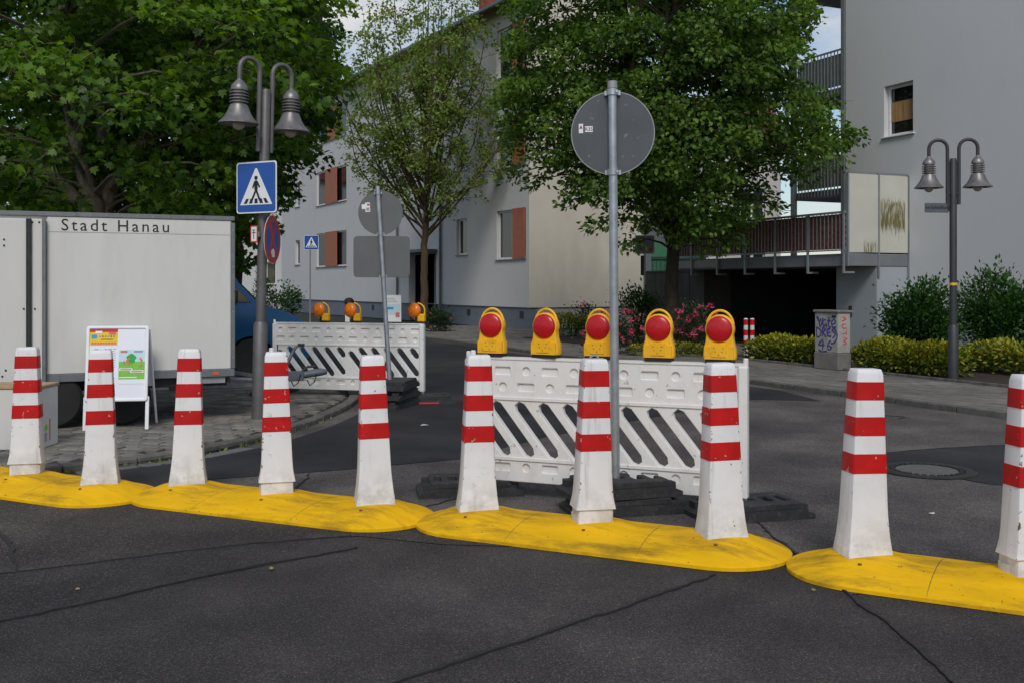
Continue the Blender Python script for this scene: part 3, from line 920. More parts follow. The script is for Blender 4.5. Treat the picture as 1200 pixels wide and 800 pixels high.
# ---- plain grey building on the right with its terrace over the garage
BU = Vector((-0.417, 0.909, 0)).normalized()
BO = Vector((9.7, 22.4, 0))
BA = math.atan2(-BU.y, -BU.x)
broot = thing('residential_building', 'plain light grey rendered building with small window above parking terrace', 'building', (BO.x, BO.y, PZ), BA)
# local x = -t (towards the right of the picture), outside = -y
def bt(px, off=0.0):
    ox, oy = BO.x - off * BU.y, BO.y + off * BU.x
    tau = (px - 600) / FPX
    return -((ox - tau * oy) / (tau * BU.y - BU.x))
def bz(px, y):
    t = -bt(px)
    return CAM_H + (HOR - y) * (BO.y + BU.y * t) / FPX - PZ
wx0, wx1, wz0, wz1 = bt(1036), bt(1070), bz(1053, 160), bz(1053, 98)
XL = bt(991)
PLB = 1.0
wall_with_holes(XL, 9.0, PLB, 15, [(wx0, wx1, wz0, wz1)], 0.35, 'wall', 'render_grey', broot, I4)
window(broot, I4, wx0, wx1, wz0, wz1, mull=1, depth=0.16, sill='frame_white', curtain=(wx0 + 0.09, wx1 - 0.09, wz0 + 0.38, wz0 + 0.85, 'wood_slat'))
MB().box(XL + 0.05, 9.0, 0.06, 0.4, 0, PLB).build('plinth', 'render_pillar', broot)
MB().box(XL, XL + 0.3, 0.352, 9, 0, 15).build('end_wall', 'render_grey', broot)
MB().box(XL, 9, 9.01, 9.3, 0, 15).build('rear_wall', 'render_grey', broot)
MB().box(8.7, 9.0, 0.41, 9, 0, 14.99).build('end_wall', 'render_grey', broot)
MB().box(XL - 0.1, 9.1, -0.1, 9.4, 15.01, 15.25).build('roof', 'slab_grey', broot)
# terrace slab
TX1, TX0, TY = -1.33, -8.5, -1.84
ter = thing('parking_terrace', 'grey terrace with steel railing and woven brown screen over dark garage opening', 'terrace', (BO.x, BO.y, PZ), BA)
SZ0, SZ1 = 1.93, 2.21
MB().box(TX0, XL - 0.31, -0.02, 4.5, SZ0 + 0.003, SZ1 - 0.003).box(TX0, TX1, TY, -0.022, SZ0, SZ1).build('slab', 'slab_grey', ter, bevel=0.01)
MB().box(TX0, -6.2, TY - 0.012, TY - 0.002, SZ0 + 0.05, SZ1 - 0.03).build('slab_edge', 'slab_light', ter)
GYF = -0.95
MB().box(-2.65, -1.37, GYF, -0.01, 0, SZ0 - 0.002).build('pillar', 'render_pillar', ter)
MB().box(-1.365, -1.35, GYF + 0.01, -0.01, 0, SZ0 - 0.002).build('pillar_side', 'render_pillar', ter)
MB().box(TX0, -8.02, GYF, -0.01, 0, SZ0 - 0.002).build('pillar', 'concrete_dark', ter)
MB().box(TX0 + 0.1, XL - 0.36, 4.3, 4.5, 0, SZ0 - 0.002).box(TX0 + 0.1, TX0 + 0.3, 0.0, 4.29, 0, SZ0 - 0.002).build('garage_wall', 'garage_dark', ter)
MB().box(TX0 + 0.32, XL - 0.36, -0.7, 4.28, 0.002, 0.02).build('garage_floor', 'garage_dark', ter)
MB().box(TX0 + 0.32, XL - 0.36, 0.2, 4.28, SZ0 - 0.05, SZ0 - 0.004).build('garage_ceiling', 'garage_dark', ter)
MB().box(-2.2, -2.12, GYF - 0.05, GYF - 0.002, 0.92, 1.02).box(-2.2, -2.12, GYF - 0.05, GYF - 0.002, 0.76, 0.88).build('key_switch', 'black_plastic', ter, bevel=0.01)
# railing
RT = SZ1 + 0.90
npost = 7
for k in range(npost):
    x = TX1 - 0.05 - k * (abs(TX0 - TX1) - 0.1) / (npost - 1)
    MB().box(x - 0.022, x + 0.022, TY - 0.075, TY - 0.03, SZ0 - 0.16, RT).box(x - 0.022, x + 0.022, TY - 0.03, TY + 0.25, SZ0 - 0.16, SZ0 - 0.12).build('railing_post', 'steel_balcony', ter)
MB().box(TX0, TX1, TY - 0.08, TY - 0.02, RT + 0.002, RT + 0.05).build('handrail', 'steel_balcony', ter)
MB().box(TX0, TX1, TY - 0.065, TY - 0.035, SZ1 + 0.06, SZ1 + 0.09).build('bottom_rail', 'steel_balcony', ter)
bar = MB().box(-0.007, 0.007, -0.007, 0.007, SZ1 + 0.09, RT).mesh('baluster')
bar.materials.append(MATS['steel_balcony'])
x = TX1 - 0.17
while x > TX0:
    o = bpy.data.objects.new('baluster', bar); COL.objects.link(o); o.parent = ter
    o.location = (x, TY - 0.05, 0)
    x -= 0.125
mb = MB()
k = 0
z = SZ1 + 0.10
while z < RT - 0.05:
    x = TX1 - 0.06
    q = k % 2
    while x > TX0 + 0.1:
        y = TY + 0.005 + 0.012 * q
        mb.box(x - 0.118, x + 0.006, y, y + 0.006, z, z + 0.068)
        q = 1 - q
        x -= 0.11
    z += 0.066; k += 1
o = mb.build('woven_screen', 'mat_brown', ter, smooth=False); o['kind'] = 'stuff'
# side screen of two frosted panes
SPT = 4.02
stained_pane('pane_stain', TY + 0.95, -0.1, SZ1 + 0.60, SZ1 + 1.15, (0.15, 0.13, 0.04), 0.36)
stained_pane('pane_lower_stain', TY + 0.45, TY + 0.9, SZ1 - 0.2, SZ1 + 0.24, (0.16, 0.14, 0.05), 0.42)
for k in range(2):
    y0 = TY + 0.04 + k * 0.90; y1 = y0 + 0.86
    p = MB().box(TX1 - 0.015, TX1 + 0.012, y0, y1, SZ1 + 0.03, SPT - 0.02).build('screen_pane', ('pane_lower_stain', 'pane_stain')[k], ter)
for y in (TY, TY + 0.90, -0.03):
    MB().box(TX1 - 0.03, TX1 + 0.03, y - 0.0, y + 0.04, SZ0 - (0.25 if y > -1.5 else 0.0) , SPT).build('screen_post', 'steel_balcony', ter)
MB().box(TX1 - 0.02, TX1 + 0.02, TY + 0.04, -0.035, SPT + 0.001, SPT + 0.035).build('screen_rail', 'steel_balcony', ter)
# stacked steel balconies at the end of the building
for lvl, zb in enumerate((bz(965, 232), bz(965, 116), bz(965, -10))):
    b = thing('steel_balcony', ['steel balcony with pale woven screen just above the terrace', 'steel balcony with grey slatted front high beside building corner', 'topmost steel balcony beside the building corner'][lvl], 'balcony', (BO.x, BO.y, PZ + zb), BA)
    bx0, bx1 = XL - 1.9, XL - 0.16
    MB().box(bx0, bx1, 0.05, 1.6, 0.0, 0.20).build('slab', 'slab_grey', b)
    MB().box(bx0, bx1, 0.0, 0.045, 1.12, 1.16).box(bx0, bx0 + 0.045, 0.05, 1.6, 1.12, 1.16).build('handrail', 'steel_balcony', b)
    n = 14
    for k in range(n + 1):
        x = bx0 + 0.02 + (bx1 - bx0 - 0.04) * k / n
        MB().box(x - 0.01, x + 0.01, 0.01, 0.03, 0.05, 1.118).build('baluster', 'steel_balcony', b)
    MB().box(bx0 + 0.05, bx1 - 0.02, 0.055, 0.075, 0.25, 1.05).build('front_screen', 'sill_grey' if lvl == 0 else 'steel_balcony', b)
col_ = thing('balcony_frame', 'tall dark steel columns carrying the stacked balconies at building corner', 'steel frame', (BO.x, BO.y, PZ + SZ1), BA)
for x in (XL - 0.09, XL - 1.98):
    MB().box(x - 0.06, x + 0.06, -0.02, 0.10, 0.004, 13).build('column', 'steel_balcony', col_)

# ---- weathered wall between the two houses
c0, c1 = AT(756, 0, 33.5), AT(822, 0, 31.0)
d = (c1 - c0); L = math.hypot(d.x, d.y)
gw = thing('garden_wall', 'dark weathered concrete garden wall beside cream gable', 'wall', (c0.x, c0.y, PZ), math.atan2(d.y, d.x))
zt = CAM_H + (HOR - 320) * 33 / FPX - PZ
for k in range(5):
    MB().box(k * L / 5 + 0.008, (k + 1) * L / 5 - 0.008, 0, 0.18, -0.1, zt).build('wall_panel', 'concrete_dark', gw, bevel=0.01)
MB().box(-0.02, L, -0.02, 0.2, zt + 0.001, zt + 0.07).build('coping', 'concrete_dark', gw, bevel=0.01)
c0 = AT(763, 0, 36.0)
gs = thing('green_screen', 'green fabric privacy screen with dark rail behind the garden wall', 'screen', (c0.x, c0.y, PZ), R(-8))
MB().box(0, 1.9, 0, 0.03, 0, 3.0).build('fabric', 'green_screen', gs)
for k in range(14):
    MB().box(0.05 + k * 0.14, 0.065 + k * 0.14, -0.09, -0.075, 1.9, 2.45).build('rail_bar', 'pole_dark', gs)
MB().box(0, 1.95, -0.1, -0.06, 2.46, 2.5).box(0, 1.95, -0.1, -0.06, 1.85, 1.89).box(0, 0.03, -0.1, -0.06, 0, 1.85).box(1.9, 1.93, -0.1, -0.06, 0, 1.85).build('rail', 'pole_dark', gs)

# ---- pale blocks further off, seen through the trees
def far_block(name, label, x0, x1, Y, h, dep, m, nx, nz, rz):
    r = thing(name, label, 'building', (x0, Y, 0), rz)
    W = x1 - x0
    hs = []
    for i in range(nx):
        for k in range(nz):
            a = W * (i + 0.28) / nx; b = W * (i + 0.72) / nx
            hs.append((a, b, 1.6 + k * 3.0, 3.1 + k * 3.0))
    wall_with_holes(0, W, 0, h, hs, 0.3, 'wall', m, r, I4)
    for a, b, c, d in hs:
        window(r, I4, a, b, c, d, mull=2)
    MB().box(0, 0.3, 0.302, dep, 0, h).build('end_wall', m, r)
    MB().box(W - 0.3, W, 0.302, dep, 0, h).build('end_wall', m, r)
    MB().box(0, W, dep + 0.002, dep + 0.3, 0, h).build('rear_wall', m, r)
    MB().prism([(-0.4, h + 0.002), (dep / 2, h + 2.5), (dep + 0.7, h + 0.002)], -0.3, W + 0.3, Mg).build('roof', 'roof_tile', r)
far_block('rear_house', 'pale house standing behind the terrace, seen through the tree crown', 7.3, 12.6, 48.0, 8.6, 8, 'pale_block', 2, 2, R(0))
far_block('street_house', 'bluish house at far end of street behind the big maples', -32.5, -14.6, 66.0, 9.0, 9, 'render_blue', 6, 3, R(4))
# ================================================================ BOLLARD UNITS
def sq_ring(hw, z, rr=0.11, n=2):
    r = hw * rr
    return [(x, y, z) for x, y in rrect(-hw, hw, -hw * 0.72, hw * 0.72, r, n)]
def loft(mb, rings, M=None):
    n = len(rings[0]); vs = [p for r in rings for p in r]; fs = []
    for j in range(len(rings) - 1):
        for k in range(n):
            k2 = (k + 1) % n
            fs.append((j * n + k, j * n + k2, (j + 1) * n + k2, (j + 1) * n + k))
    fs.append(tuple(reversed(range(n)))); fs.append(tuple(range((len(rings) - 1) * n, len(rings) * n)))
    mb.add(vs, fs, M)
BZ = [(0.0, 0.132), (0.05, 0.125), (0.10, 0.118), (0.16, 0.112), (0.22, 0.107), (0.27, 0.1045), (1.00, 0.0755)]
def bhw(z):
    for (a, p), (b, q) in zip(BZ, BZ[1:]):
        if z <= b:
            return p + (q - p) * (z - a) / (b - a)
    return BZ[-1][1]
BH = 1.0
def bollard_mesh(notch):
    mb = MB()
    rings = []
    if notch:
        rings += [sq_ring(0.112, -0.03), sq_ring(0.110, 0.088), sq_ring(0.126, 0.092), sq_ring(0.121, 0.115)]
        zs = [0.16, 0.22, 0.27, 0.4, 0.6, 0.8, BH - 0.028]
    else:
        rings.append(sq_ring(0.132, -0.03))
        zs = [0.0, 0.05, 0.10, 0.16, 0.22, 0.27, 0.4, 0.6, 0.8, BH - 0.028]
    rings += [sq_ring(bhw(z), z) for z in zs]
    rings += [sq_ring(0.068, BH - 0.003), sq_ring(0.064, BH)]
    loft(mb, rings)
    if notch:      # moulded foot under the overhanging shoulder
        loft(mb, [sq_ring(0.085, -0.02, 0.4), sq_ring(0.085, 0.05, 0.4)], T((-0.035, 0.03, 0)))
    return mb.mesh('bollard', sharp=0.75)
def band_mesh(z0, z1):
    mb = MB(); e = 0.0025
    loft(mb, [sq_ring(bhw(z0) + e, z0), sq_ring(bhw(z1) + e, z1)])
    return mb.mesh('reflective_band', sharp=0.9)
BM = {False: bollard_mesh(False), True: bollard_mesh(True)}
BANDS = [band_mesh(BH * (1 - f1), BH * (1 - f0)) for f0, f1 in ((0.068, 0.165), (0.255, 0.355), (0.452, 0.556))]
RING = MB().tube([(0.03 * math.cos(a), 0, 0.03 * math.sin(a)) for a in [math.pi * k / 8 for k in range(9)]], 0.006, 6).mesh('lifting_eye')
KNOB = MB().lathe([(0.016, -0.01), (0.018, 0.02), (0.012, 0.028)], 10).mesh('top_knob')
BOLT = MB().lathe([(0.016, 0.0), (0.016, 0.008), (0.010, 0.012)], 8).mesh('bolt')
def base_mesh(span, half):
    mb = MB(); NU, NR = 120, 16
    per = []
    for k in range(NU):
        t = k / NU
        Ltot = 4 * span + 2 * math.pi * half
        s = t * Ltot
        if s < 2 * span:
            sp = (-span + s, 0); d = (0, -1)
        elif s < 2 * span + math.pi * half:
            a = -math.pi / 2 + (s - 2 * span) / half
            sp = (span, 0); d = (math.cos(a), math.sin(a))
        elif s < 4 * span + math.pi * half:
            sp = (span - (s - 2 * span - math.pi * half), 0); d = (0, 1)
        else:
            a = math.pi / 2 + (s - 4 * span - math.pi * half) / half
            sp = (-span, 0); d = (math.cos(a), math.sin(a))
        per.append((sp, d))
    vs, fs = [], []
    prof = [(1.0, 0.003), (1.0, 0.022)] + [(f, None) for f in (0.985, 0.95, 0.9, 0.8, 0.7, 0.6, 0.5, 0.4, 0.3, 0.2, 0.1, 0.0)]
    for f, zz in prof:
        for (sp, d) in per:
            x, y = sp[0] + d[0] * half * f, sp[1] + d[1] * half * f
            if zz is None:
                z = 0.022 + 0.072 * (1 - f ** 2.0) ** 0.8
                for bx in (-0.8, 0, 0.8):
                    r = math.hypot(x - bx, y)
                    if r < 0.30:
                        q = 1 - (r - 0.15) / 0.15 if r > 0.15 else 1
                        z += 0.022 * q * q * (3 - 2 * q)
            else:
                z = zz
            vs.append((x, y, z))
    nr = len(prof)
    for j in range(nr - 1):
        for k in range(NU):
            k2 = (k + 1) % NU
            fs.append((j * NU + k, j * NU + k2, (j + 1) * NU + k2, (j + 1) * NU + k))
    fs.append(tuple(reversed(range(NU))))
    mb.add(vs, fs)
    return mb.mesh('base', sharp=0.9, merge=0.0004)
BASE = base_mesh(0.80, 0.40)
def bollard_unit(label, loc, ang, face, notches, extras, zs=1.0):
    u = thing('bollard_barrier', label, 'bollard barrier', loc, R(ang), 'yellow based bollard barriers across the road')
    put('base', BASE, 'base_yellow', u)
    for i in range(3):
        b = put('bollard', BM[i in notches], 'bollard_white', u, T((-0.8 + 0.8 * i, 0, 0.105)) @ RZ(R(face - ang + random.uniform(-2, 2))) @ RX(random.gauss(0, 0.012)) @ RY(random.gauss(0, 0.013)) @ Matrix.Diagonal((1, 1, zs, 1)))
        for bm_ in BANDS:
            put('reflective_band', bm_, 'band_red', b)
        if extras.get(i) == 'ring':
            put('lifting_eye', RING, 'galvanised', b, T((0, 0, BH - 0.008)))
        elif extras.get(i) == 'knob':
            put('top_knob', KNOB, 'bollard_white', b, T((-0.03, 0.03, BH)))
        put('bolt', BOLT, 'rust', u, T((-0.8 + 0.8 * i + 0.02, -0.20, 0.093)) @ Matrix.Scale(0.7, 4))
    for jx in (-0.42, 0.40):
        put('joint', JOINT, 'joint_dark', u, T((jx, 0, 0)) @ RZ(random.uniform(-0.05, 0.05)))
    return u
JOINT = MB().tube([(0, 0.397 * f, 0.0195 + 0.072 * (1 - min(1, abs(f)) ** 2) ** 0.8) for f in [-1, -0.97, -0.93, -0.87, -0.78, -0.66, -0.5, -0.33, -0.16, 0, 0.16, 0.33, 0.5, 0.66, 0.78, 0.87, 0.93, 0.97, 1]], 0.0042, 5).mesh('joint')
bollard_unit('yellow bollard base whose bollards stand before the open white trailer side panel and display board', (-3.74, 7.90, 0), -27, 14, (1,), {}, 0.975)
bollard_unit('yellow bollard base curving in front of lamp post with crossing sign', (-1.645, 7.17, 0), -24.5, 13, (1,), {1: 'knob'}, 0.985)
bollard_unit('yellow bollard base directly in front of red lamp barrier, middle bollard with steel ring', (0.495, 6.30, 0), -25.8, 13, (1,), {0: 'knob', 1: 'ring'})
bollard_unit('scuffed yellow bollard base beside the iron manhole cover', (2.60, 5.16, 0), -28.5, 9, (1,), {})

# ================================================================ WHITE BARRIERS
def barrier_panel_mesh(L, H):
    slots, rec = [], []
    zt, zb = H * 0.60, H * 0.245
    for h in range(2):
        xa, xb = -L / 2 + 0.06 + h * (L / 2 - 0.03), -0.03 + h * (L / 2 - 0.03)
        dx = (zt - zb) * 0.80
        x = xa - dx + 0.06
        while x < xb - 0.02:
            x0, z0, x1, z1 = x, zt, x + dx, zb
            if x0 < xa + 0.03:
                f = (xa + 0.03 - x0) / dx; x0 = xa + 0.03; z0 = zt + (zb - zt) * f
            if x1 > xb - 0.03:
                f = (xb - 0.03 - x0) / (x1 - x0); z1 = z0 + (z1 - z0) * f; x1 = xb - 0.03
            if math.hypot(x1 - x0, z1 - z0) > 0.06:
                slots.append(capsule(x0, z0, x1, z1, 0.043, 3))
            x += 0.186
    for row, (zf, off) in enumerate(((0.895, 0), (0.765, 1), (0.115, 0))):
        z = H * zf
        n = int((L - 0.1) / 0.168)
        for k in range(n):
            x = -L / 2 + 0.10 + k * (L - 0.2) / (n - 1)
            if (k + off) % 2 == 0:
                rec.append(circ(x, z, 0.030, 14))
            else:
                rec.append(rrect(x - 0.060, x + 0.060, z - 0.027, z + 0.027, 0.008, 2))
    mb = MB()
    outer = rrect(-L / 2, L / 2, 0, H, 0.02, 2)
    core = plate_mesh(rrect(-L / 2 + 0.004, L / 2 - 0.004, 0.004, H - 0.004, 0.02, 2), slots, 0.024)
    mb.frommesh(core, UP)
    skin = plate_mesh(outer, slots + rec, 0.017, 0.006, 2)
    for s in (-1, 1):
        mb.frommesh(skin, T((0, s * 0.0185, 0)) @ UP)
    # moulded ledges and end posts
    for zf in (0.672, 0.185):
        mb.box(-L / 2 + 0.02, L / 2 - 0.02, -0.037, 0.037, H * zf - 0.010, H * zf + 0.010)
    mb.box(-L / 2, L / 2, -0.034, 0.034, H - 0.012, H + 0.006)
    me = mb.mesh('panel', sharp=0.7)
    return me
def make_barrier(label, mid, ang, L, H, z0, group):
    b = thing('safety_barrier', label, 'barrier', mid, R(ang), group)
    me = barrier_panel_mesh(L, H)
    put('panel', me, 'barrier_white', b, T((0, 0, z0)))
    for s in (-1, 1):
        MB().box(s * L / 2 - 0.045 if s > 0 else -L / 2 - 0.02, s * L / 2 + 0.02 if s > 0 else -L / 2 + 0.045, -0.045, 0.045, z0 - 0.0, z0 + H - 0.01).build('end_post', 'barrier_white', b, bevel=0.012)
        MB().box(s * (L / 2 - 0.012) - 0.02, s * (L / 2 - 0.012) + 0.02, -0.02, 0.02, 0.072, z0 + 0.001).build('foot_peg', 'barrier_white', b)
        MB().lathe([(0.017, z0 + H - 0.02), (0.017, z0 + H + 0.035), (0.012, z0 + H + 0.04)], 10, T((s * (L / 2 + 0.004), 0, 0))).build('top_peg', 'barrier_white', b)
    return b
def base_plate_mesh(L=0.78, W=0.40, h=0.115):
    """rubber foot: chamfered ends, a square socket and two grip slots"""
    mb = MB()
    lo = rrect(-L / 2, L / 2, -W / 2, W / 2, 0.03, 2)
    def ring(sx, sy, z):
        return [(x * sx, y * sy, z) for x, y in lo]
    me = plate_mesh(rrect(-L / 2 + 0.09, L / 2 - 0.09, -W / 2 + 0.015, W / 2 - 0.015, 0.02, 2),
                    [rrect(-0.04, 0.04, -0.04, 0.04, 0.004, 1), rrect(-L / 2 + 0.13, -L / 2 + 0.18, -0.10, 0.10, 0.01, 2), rrect(L / 2 - 0.18, L / 2 - 0.13, -0.10, 0.10, 0.01, 2),
                     rrect(-0.16, -0.09, -0.09, 0.09, 0.008, 1), rrect(0.09, 0.16, -0.09, 0.09, 0.008, 1)], 0.05, 0.008, 1)
    mb.frommesh(me, T((0, 0, h - 0.025)))
    # body with sloping ends
    pr = [(-L / 2, 0.0), (L / 2, 0.0), (L / 2, 0.035), (L / 2 - 0.10, h - 0.045), (-L / 2 + 0.10, h - 0.045), (-L / 2, 0.035)]
    mb.prism(pr, -W / 2, W / 2, Matrix(((1, 0, 0, 0), (0, 0, 1, 0), (0, 1, 0, 0), (0, 0, 0, 1))))
    for s in (-1, 1):
        for q in (-1, 1):
            mb.box(s * (L / 2 - 0.085) - 0.045, s * (L / 2 - 0.085) + 0.045, q * W * 0.32 - 0.045, q * W * 0.32 + 0.045, 0.03, h - 0.02)
    return mb.mesh('base_plate', bevel=0.004)
BP = base_plate_mesh()
def base_plate(label, loc, ang, group=None, me=BP, m='rubber'):
    o = put('base_plate', me, m)
    o.location = loc; o.rotation_euler = (0, 0, R(ang))
    return tag(o, label, 'base plate', group)

B1M, B1A, B1L = Vector((0.625, 7.294, 0)), -22.5, 2.05
d1 = Vector((math.cos(R(B1A)), math.sin(R(B1A)), 0)); n1 = Vector((math.sin(R(B1A)), -math.cos(R(B1A)), 0))
make_barrier('white slotted plastic safety barrier carrying five red warning lamps', B1M, B1A, B1L, 0.905, 0.118, 'white slotted barriers')
PZ2 = 0.118
e0, e1 = B1M - d1 * (B1L / 2), B1M + d1 * (B1L / 2)
base_plate('black rubber base plate alone under the red lamp barrier end beside smooth dark asphalt', (e0.x, e0.y, 0.002), 8)
base_plate('black rubber base plate under the red lamp barrier end facing the manhole', (e1.x + 0.02, e1.y, 0.002), 16)
ps = Vector((0.735, 7.06, 0))
base_plate('lower black rubber plate of two stacked under grey round sign pole', (ps.x + 0.02, ps.y, 0.002), 14)
base_plate('upper black rubber plate of two stacked, holding grey round sign pole', (ps.x, ps.y, 0.120), 17)

B2a, B2b = Vector((-3.30, 14.25, 0)), Vector((-1.19, 13.70, 0))
B2M = (B2a + B2b) / 2; B2A = math.degrees(math.atan2((B2b - B2a).y, (B2b - B2a).x)); B2L = (B2b - B2a).length
make_barrier('white slotted plastic safety barrier carrying three orange lamps behind trailer drawbar', B2M, B2A, B2L, 0.905, 0.135, 'white slotted barriers')
d2 = (B2b - B2a).normalized()
base_plate('black rubber base plate with red edge under orange lamp barrier end', (B2b.x + 0.06, B2b.y - 0.12, 0.006), 4)
MB  # red edge on that plate
for o in list(COL.objects):
    if o.get('label', '').startswith('black rubber base plate with red edge'):
        MB().box(-0.22, 0.16, -0.212, -0.203, 0.008, 0.030).build('red_edge', 'rubber_red', o)
base_plate('black rubber base plate on pavement under orange lamp barrier end by blue van', (B2a.x, B2a.y, PZ + 0.002), 80)
s2 = Vector((-1.50, 13.15, 0))
for k, w in enumerate(('bottom', 'middle', 'top')):
    base_plate('%s black rubber plate of three stacked under leaning sign pole with rectangular plate' % w, (s2.x + 0.01 * k, s2.y, 0.006 + 0.118 * k), 70 + 5 * k)

# ---- warning lamps
LBODY = None
def lamp_meshes():
    body = MB()
    # housing outline: battery box with shoulders and round lamp ring
    out = [(-0.105, 0.012), (0.105, 0.012), (0.112, 0.03), (0.108, 0.085), (0.095, 0.135)]
    cz, rr = 0.215, 0.098
    a0, a1 = -22, 202
    for k in range(29):
        a = R(a0 + (a1 - a0) * k / 28)
        out.append((rr * math.cos(a), cz + rr * math.sin(a)))
    out += [(-0.095, 0.135), (-0.108, 0.085), (-0.112, 0.03)]
    me = plate_mesh(out, [], 0.066, 0.010, 2)
    body.frommesh(me, UP)
    body.box(-0.098, 0.098, -0.052, 0.052, 0.014, 0.10)
    body.box(-0.050, 0.050, -0.058, -0.030, 0.030, 0.112)
    handle = MB().tube([(0.090 * math.cos(R(a)), 0.0, 0.232 + 0.108 * math.sin(R(a))) for a in range(8, 173, 8)], 0.0085, 8).mesh('handle')
    lens = MB().lathe([(0.089, 0.0), (0.089, 0.008), (0.083, 0.017), (0.068, 0.024), (0.045, 0.029), (0.02, 0.031), (0.003, 0.032)], 28, T((0, -0.030, 0.215)) @ RX(R(90))).mesh('lens')
    foot = MB().box(-0.095, 0.095, -0.045, 0.045, -0.012, 0.013).mesh('foot', bevel=0.003)
    studs = MB()
    for x, z in ((-0.03, 0.09), (0.03, 0.09), (-0.024, 0.066), (0.024, 0.066), (0.0, 0.045)):
        studs.lathe([(0.0032, 0), (0.0032, 0.003)], 8, T((x, -0.058, z)) @ RX(R(90)))
    return body.mesh('housing', sharp=0.7), handle, lens, foot, studs.mesh('contact_studs')
LH, LHN, LL, LF, LS = lamp_meshes()
def red_lamp(px, label):
    tau = (px - 600) / FPX
    t = (tau * B1M.y - B1M.x) / (d1.x - tau * d1.y)
    p = B1M + d1 * t
    l = thing('warning_lamp', label, 'warning lamp', (p.x, p.y, PZ2 + 0.905 + 0.018), R(B1A + random.uniform(-7, 7)), 'red warning lamps on the barrier')
    put('housing', LH, 'lamp_yellow', l); put('handle', LHN, 'lamp_yellow', l); put('lens', LL, 'lens_red', l)
    put('foot', LF, 'black_plastic', l); put('contact_studs', LS, 'black_plastic', l)['kind'] = 'stuff'
red_lamp(577, 'red warning lamp in yellow housing at barrier end by smooth dark asphalt')
red_lamp(640, 'second red warning lamp in yellow housing from the dark asphalt barrier end')
red_lamp(702.5, 'red warning lamp in yellow housing right beside the grey sign pole')
red_lamp(772.5, 'second red warning lamp in yellow housing from the manhole barrier end')
red_lamp(844, 'red warning lamp in yellow housing at barrier end towards the manhole')
# orange ones, turned lens on a battery box
OB = MB().box(-0.050, 0.050, -0.04, 0.04, 0.0, 0.105).mesh('housing', bevel=0.012)
OH = MB().tube([(0.042, 0, 0.09), (0.044, 0, 0.16), (0.030, 0, 0.205), (-0.005, 0, 0.235), (-0.05, 0, 0.25)], [0.011, 0.010, 0.010, 0.010, 0.012], 8).mesh('handle')
ON = MB().prism([(-0.15, 0.09), (-0.07, 0.0), (-0.045, 0.0), (-0.05, 0.12), (-0.10, 0.20)], -0.022, 0.022, Matrix(((1, 0, 0, 0), (0, 0, 1, 0), (0, 1, 0, 0), (0, 0, 0, 1)))).mesh('bracket', bevel=0.006)
OL = MB().lathe([(0.004, -0.052), (0.05, -0.048), (0.09, -0.030), (0.102, -0.010), (0.102, 0.010), (0.09, 0.032), (0.06, 0.050), (0.035, 0.056), (0.03, 0.060), (0.003, 0.062)], 28, T((-0.10, -0.01, 0.150)) @ RZ(R(-22)) @ RX(R(90))).mesh('lens')
OF = MB().box(-0.085, -0.048, -0.03, 0.03, -0.02, 0.075).box(-0.03, 0.045, -0.035, 0.035, -0.016, 0.001).mesh('foot', bevel=0.004)
def orange_lamp(px, label):
    tau = (px - 600) / FPX
    t = (tau * B2M.y - B2M.x) / (d2.x - tau * d2.y)
    p = B2M + d2 * t
    l = thing('warning_lamp', label, 'warning lamp', (p.x, p.y, 0.135 + 0.905 + 0.027), R(B2A), 'orange warning lamps on the barrier')
    put('housing', OB, 'lamp_yellow', l); put('handle', OH, 'lamp_yellow', l); put('bracket', ON, 'lamp_yellow', l)
    put('lens', OL, 'lens_orange', l); put('foot', OF, 'black_plastic', l)
orange_lamp(382, 'orange warning lamp on barrier end closest to the blue van')
orange_lamp(419, 'orange warning lamp on barrier in front of the black litter bin')
orange_lamp(494, 'orange warning lamp on barrier at slim tree trunk')

# ================================================================ SIGNS ON POLES
def disc(r, th=0.004, n=40):
    return plate_mesh(circ(0, 0, r, n), [], th, 0.001)
# big round sign seen from behind
sg = thing('round_traffic_sign', 'round traffic sign seen from scratched dark back on galvanised pole between barrier lamps', 'traffic sign', (ps.x - 0.02, ps.y, 0.01), 0, rot=(0, R(-0.45), R(-6)))
ztop = CAM_H + (HOR - 97) * ps.y / FPX
zc = CAM_H + (HOR - 157) * ps.y / FPX
MB().tube([(0, 0, 0.0), (0, 0, ztop - 0.012)], 0.030, 16).build('pole', 'galvanised', sg)
MB().lathe([(0.034, ztop - 0.05), (0.034, ztop - 0.004), (0.028, ztop)], 14).build('pole_cap', 'galv_dull', sg)
pl = put('sign_plate', disc(0.285), 'sign_back', sg, T((0, 0.045, zc)) @ UP)
mb = MB(); mb.tube([(0.286 * math.cos(2 * math.pi * k / 48), 0.286 * math.sin(2 * math.pi * k / 48), 0) for k in range(49)], 0.005, 6)
mb.build('rim', 'galv_dull', pl)
for dz in (0.275, -0.275):
    MB().lathe([(0.031, -0.02), (0.040, -0.02), (0.040, 0.02), (0.031, 0.02)], 14, T((0, 0, zc + dz))).box(-0.055, 0.055, 0.02, 0.034, zc + dz - 0.016, zc + dz + 0.016).lathe([(0.008, 0), (0.008, 0.012)], 6, T((0.03, -0.036, zc + dz)) @ RX(R(90))).build('clamp', 'galvanised', sg)
